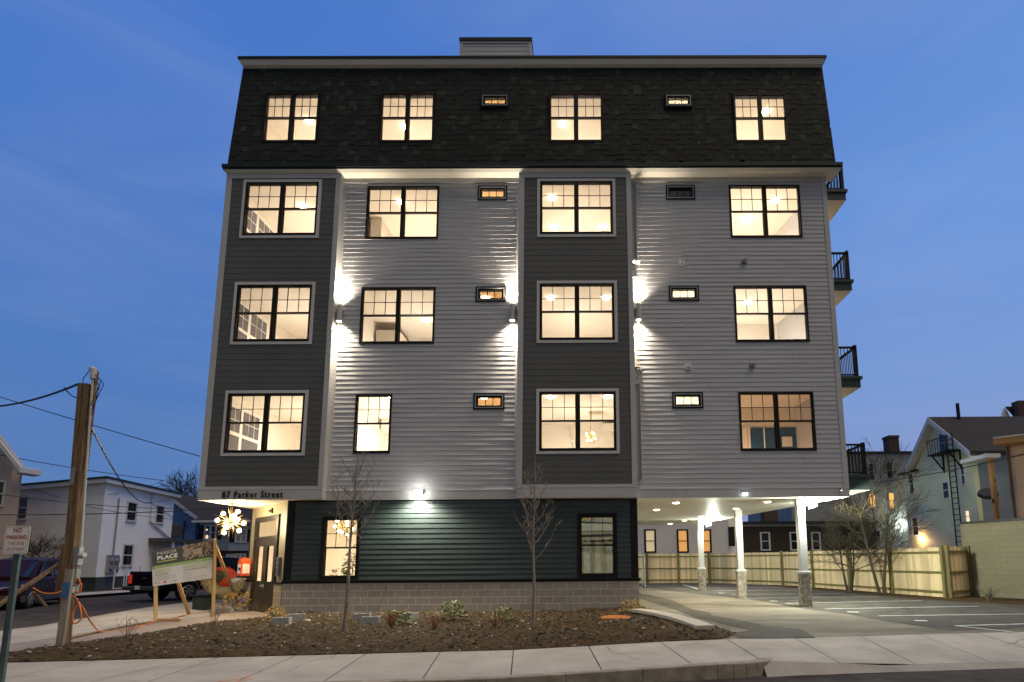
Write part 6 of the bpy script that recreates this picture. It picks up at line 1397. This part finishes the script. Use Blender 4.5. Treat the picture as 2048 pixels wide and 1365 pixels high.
xL=24.0;xR=31;Yy=22.5
mb=MB(); mb.box(xL-1.5,xR,Yy-1.6,Yy-1.5,-.2,2.0); tag(mb.build('boundary_fence',mat('dark_green_boards',(.02,.07,.05),.7,.1),origin=(xL,Yy-1.6,0)),'dark green board fence in front of the yellow house','fence')
mb=MB(); q=atY(1975,985,14); mb.tube([(q.x,14,q.z-.15),(q.x-.05,13.9,q.z)],[.5,.45],18,)
o_=mb.build('satellite_dish',BLACKT,origin=(q.x,14,q.z)); tag(o_,'dark satellite dish between the yellow house and the timber porch','satellite dish')
# far gable over the yellow roof
t=thing('far_gable_house','white gable and brick chimney showing behind the roof of the yellow house','house',(44,45,0)); q=atY(2010,817,45);q2=atY(1992,834,45)
mb=MB(); mb.hexa([(q.x-2.2,45,-.3),(q.x+2.2,45,-.3),(q.x+2.2,50,-.3),(q.x-2.2,50,-.3)],[(q.x-2.2,45,13),(q.x+2.2,45,13),(q.x+2.2,50,13),(q.x-2.2,50,13)]); mb.hexa([(q.x-2.2,45,13),(q.x+2.2,45,13),(q.x+2.2,45.2,13),(q.x-2.2,45.2,13)],[(q.x-.1,45,q.z),(q.x+.1,45,q.z),(q.x+.1,45.2,q.z),(q.x-.1,45.2,q.z)]); mb.build('wall',SIDW,t)
mb=MB(); mb.hexa([(q.x-.1,44.8,q.z),(q.x+9,44.8,q.z),(q.x+9,50,12.6),(q.x+4.6,44.8,12.6)],[(q.x-.1,44.8,q.z+.15),(q.x+9,44.8,q.z+.15),(q.x+9,50,12.8),(q.x+4.6,44.8,12.8)]); mb.build('roof',SHG,t)
mb=MB(); q=atY(2036,803,44); mb.box(q.x,q.x+1.4,44,45,10,q.z+.1); mb.build('chimney',BRK,t)
# peach house with timber porch at the right edge
Yh=11; t=thing('peach_house','peach clapboard house with an open timber porch at the right edge','house',(21,Yh,0))
c=atY(2014,890,Yh); zt=atY(2014,885,Yh).z; house_prism('wall',[(c.x,Yh),(32,Yh-8),(36,Yh+4),(c.x+10,Yh+6)],-.3,zt,SIDPE,t)
r0=atY(1986,880,Yh-.6); mb=MB(); mb.hexa([(r0.x,Yh-.6,r0.z-.25),(32,Yh-9,r0.z-.25),(36,Yh+5,r0.z-.25),(r0.x+11,Yh+6,r0.z-.25)],[(r0.x,Yh-.6,r0.z+.05),(32,Yh-9,r0.z+.05),(36,Yh+5,r0.z+.05),(r0.x+11,Yh+6,r0.z+.05)]); mb.build('roof',PORCHW,t)
mb=MB(); mb.hexa([(r0.x-.03,Yh-.66,r0.z+.051),(32,Yh-9.06,r0.z+.051),(36,Yh+5,r0.z+.051),(r0.x+11,Yh+6,r0.z+.051)],[(r0.x-.03,Yh-.66,r0.z+.12),(32,Yh-9.06,r0.z+.12),(36,Yh+5,r0.z+.12),(r0.x+11,Yh+6,r0.z+.12)]); mb.build('roof_edge',OUTW,t)
mb=MB(); p0=atY(1980,915,Yh+1.5); p1=atY(2020,915,Yh+.2); px_=p0.x
mb.box(px_-.1,px_+.1,Yh+1.4,Yh+1.6,-.3,p0.z-.1); zfl=atY(1985,1000,Yh+1.5).z; mb.box(px_-.1,c.x+.3,Yh+1.35,Yh+1.55,zfl-.2,zfl+.05); mb.box(px_,c.x+.3,Yh+1.4,Yh+1.5,zfl+1.0,zfl+1.1)
k=px_+.05
while k<c.x+.2: mb.box(k,k+.1,Yh+1.46,Yh+1.49,zfl+.05,zfl+1.0); k+=.115
mb.build('porch',PORCHW,t)
mb=MB(); mb.box(px_-.6,c.x+.4,Yh+1.0,Yh+3,p0.z-.1,p0.z+.12); mb.build('porch_roof',OUTW,t)
mb=MB(); mb.tube([(c.x-.1,Yh-.1,zt),(c.x-.1,Yh-.1,2)],.06,8); mb.build('downspout',mat('brown_metal',(.12,.06,.03),.5,.1),t)
# ================================================================== OVERHEAD CABLES
def wire(p,q,sag,r,label,n=14,group='overhead cables'):
    p=Vector(p);q=Vector(q); pts=[p.lerp(q,k/n)+Vector((0,0,-4*sag*(k/n)*(1-k/n))) for k in range(n+1)]; mb=MB(); mb.tube(pts,r,5); return tag(mb.build('overhead_cable',CABLEB,origin=p),label,'cable',group)
Yw=-5.75
wire(atY(-40,815,-4),atY(158,768,Yw),.12,.022,'thick black cable coming from the left to the top of the power pole')
wire(atY(128,775,Yw+.3),atY(158,797,Yw),.05,.012,'short cable loop joining the left side of the power pole top')
wire(atY(-30,785,14),atY(400,913,14),.05,.025,'thin high cable falling from the left sky to the left grey bay')
wire(atY(-30,905,12),atY(330,962,20),.1,.022,'thin cable crossing behind the power pole above the white house roof')
wire(atY(182,854,Yw),atY(300,1005,12),.5,.018,'cable dropping from the power pole to the white house')
wire(atY(300,1005,12),atY(430,1075,22),.2,.02,'cable continuing from the white house toward the blue house')
wire(atY(-30,1030,5),atY(500,1012,16),.15,.022,'lowest thick cable in front of the white house')
wire(atY(-30,985,8),atY(480,1015,18),.35,.018,'thin sagging cable in front of the upper storey of the white house')
wire(atY(40,968,14),atY(345,998,18),.75,.014,'thin drooping service cable at the white house eave')
wire(atY(215,990,13.2),atY(325,962,22),.15,.014,'thin service cable rising from the white house mast')
wire(atY(170,1012,10),atY(430,1040,22),.25,.014,'thin cable between the white house windows')
wire(atY(1752,966,16),atY(2100,897,6),.12,.024,'thick black cable rising to the right across the yellow house')
# ================================================================== SKY AND RENDER
w=bpy.data.worlds.new('World'); S.world=w; w.use_nodes=True; nt=w.node_tree; bg=nt.nodes['Background']
tc=N(nt,'ShaderNodeTexCoord'); sp=N(nt,'ShaderNodeSeparateXYZ'); L(nt,tc.outputs['Generated'],sp.inputs[0])
def ramp(fac,els):
    r=N(nt,'ShaderNodeValToRGB'); e=r.color_ramp.elements
    while len(e)<len(els): e.new(.5)
    for a,(p,c) in zip(e,els): a.position=p; a.color=(*c,1)
    L(nt,fac,r.inputs[0]); return r.outputs[0]
X_,Y_,Z_=sp.outputs
zc_=math_(nt,'MAXIMUM',Z_,0.0)
left=ramp(zc_,[(0,(.13,.215,.38)),(.12,(.095,.205,.47)),(.33,(.078,.20,.53)),(.65,(.068,.190,.58)),(1,(.05,.15,.5))])
right=ramp(zc_,[(0,(.42,.39,.55)),(.09,(.31,.36,.60)),(.24,(.215,.345,.68)),(.5,(.16,.32,.72)),(1,(.09,.22,.62))])
back=ramp(zc_,[(0,(.20,.195,.18)),(.3,(.175,.185,.195)),(.7,(.14,.175,.25)),(1,(.11,.16,.31))])
fx=math_(nt,'ADD',math_(nt,'MULTIPLY',X_,.85),.42)
nc=N(nt,'ShaderNodeTexNoise'); nc.inputs['Scale'].default_value=2.2; nc.inputs['Detail'].default_value=5
mp=N(nt,'ShaderNodeMapping'); mp.inputs['Scale'].default_value=(1,1,4); L(nt,tc.outputs['Generated'],mp.inputs[0]); L(nt,mp.outputs[0],nc.inputs['Vector'])
fx=math_(nt,'ADD',fx,math_(nt,'MULTIPLY',math_(nt,'SUBTRACT',nc.outputs[0],.5),.55))
cx=N(nt,'ShaderNodeClamp'); L(nt,fx,cx.inputs[0])
m1=N(nt,'ShaderNodeMix',data_type='RGBA'); L(nt,cx.outputs[0],m1.inputs[0]); L(nt,left,m1.inputs[6]); L(nt,right,m1.inputs[7])
fb_=N(nt,'ShaderNodeMapRange'); L(nt,Y_,fb_.inputs[0]); fb_.inputs[1].default_value=.15; fb_.inputs[2].default_value=-.45
m2=N(nt,'ShaderNodeMix',data_type='RGBA'); L(nt,fb_.outputs[0],m2.inputs[0]); L(nt,m1.outputs[2],m2.inputs[6]); L(nt,back,m2.inputs[7])
cn=N(nt,'ShaderNodeTexNoise'); cn.inputs['Scale'].default_value=1.6; cn.inputs['Detail'].default_value=7; cn.inputs['Roughness'].default_value=.55; cn.inputs['Distortion'].default_value=.6
mpc=N(nt,'ShaderNodeMapping'); mpc.inputs['Scale'].default_value=(1,1.3,5.5); mpc.inputs['Rotation'].default_value=(0,.25,.3); L(nt,tc.outputs['Generated'],mpc.inputs[0]); L(nt,mpc.outputs[0],cn.inputs['Vector'])
cr_=N(nt,'ShaderNodeMapRange'); L(nt,cn.outputs[0],cr_.inputs[0]); cr_.inputs[1].default_value=.46; cr_.inputs[2].default_value=.72; cr_.inputs[3].default_value=0; cr_.inputs[4].default_value=.15
m3=N(nt,'ShaderNodeMix',data_type='RGBA'); L(nt,cr_.outputs[0],m3.inputs[0]); L(nt,m2.outputs[2],m3.inputs[6]); m3.inputs[7].default_value=(.40,.44,.62,1)
L(nt,m3.outputs[2],bg.inputs[0]); bg.inputs[1].default_value=1.0
sun=bpy.data.lights.new('streetlight_stand_in','SUN'); sun.energy=1.5; sun.color=(1,.78,.50); sun.angle=math.radians(30); so=bpy.data.objects.new('streetlight_stand_in',sun); COL.objects.link(so); so.rotation_euler=Vector((-.34,.20,-.92)).to_track_quat('-Z','Y').to_euler()  # high warm sun added in place of unseen street lamp light on the pavement
S.render.engine='CYCLES'; S.cycles.max_bounces=7; S.cycles.diffuse_bounces=4; S.cycles.transparent_max_bounces=12; S.cycles.sample_clamp_indirect=4; S.cycles.caustics_reflective=False; S.cycles.caustics_refractive=False
S.view_settings.view_transform='Standard'; S.view_settings.look='None'; S.view_settings.exposure=0; S.view_settings.gamma=1
bpy.context.view_layer.update()
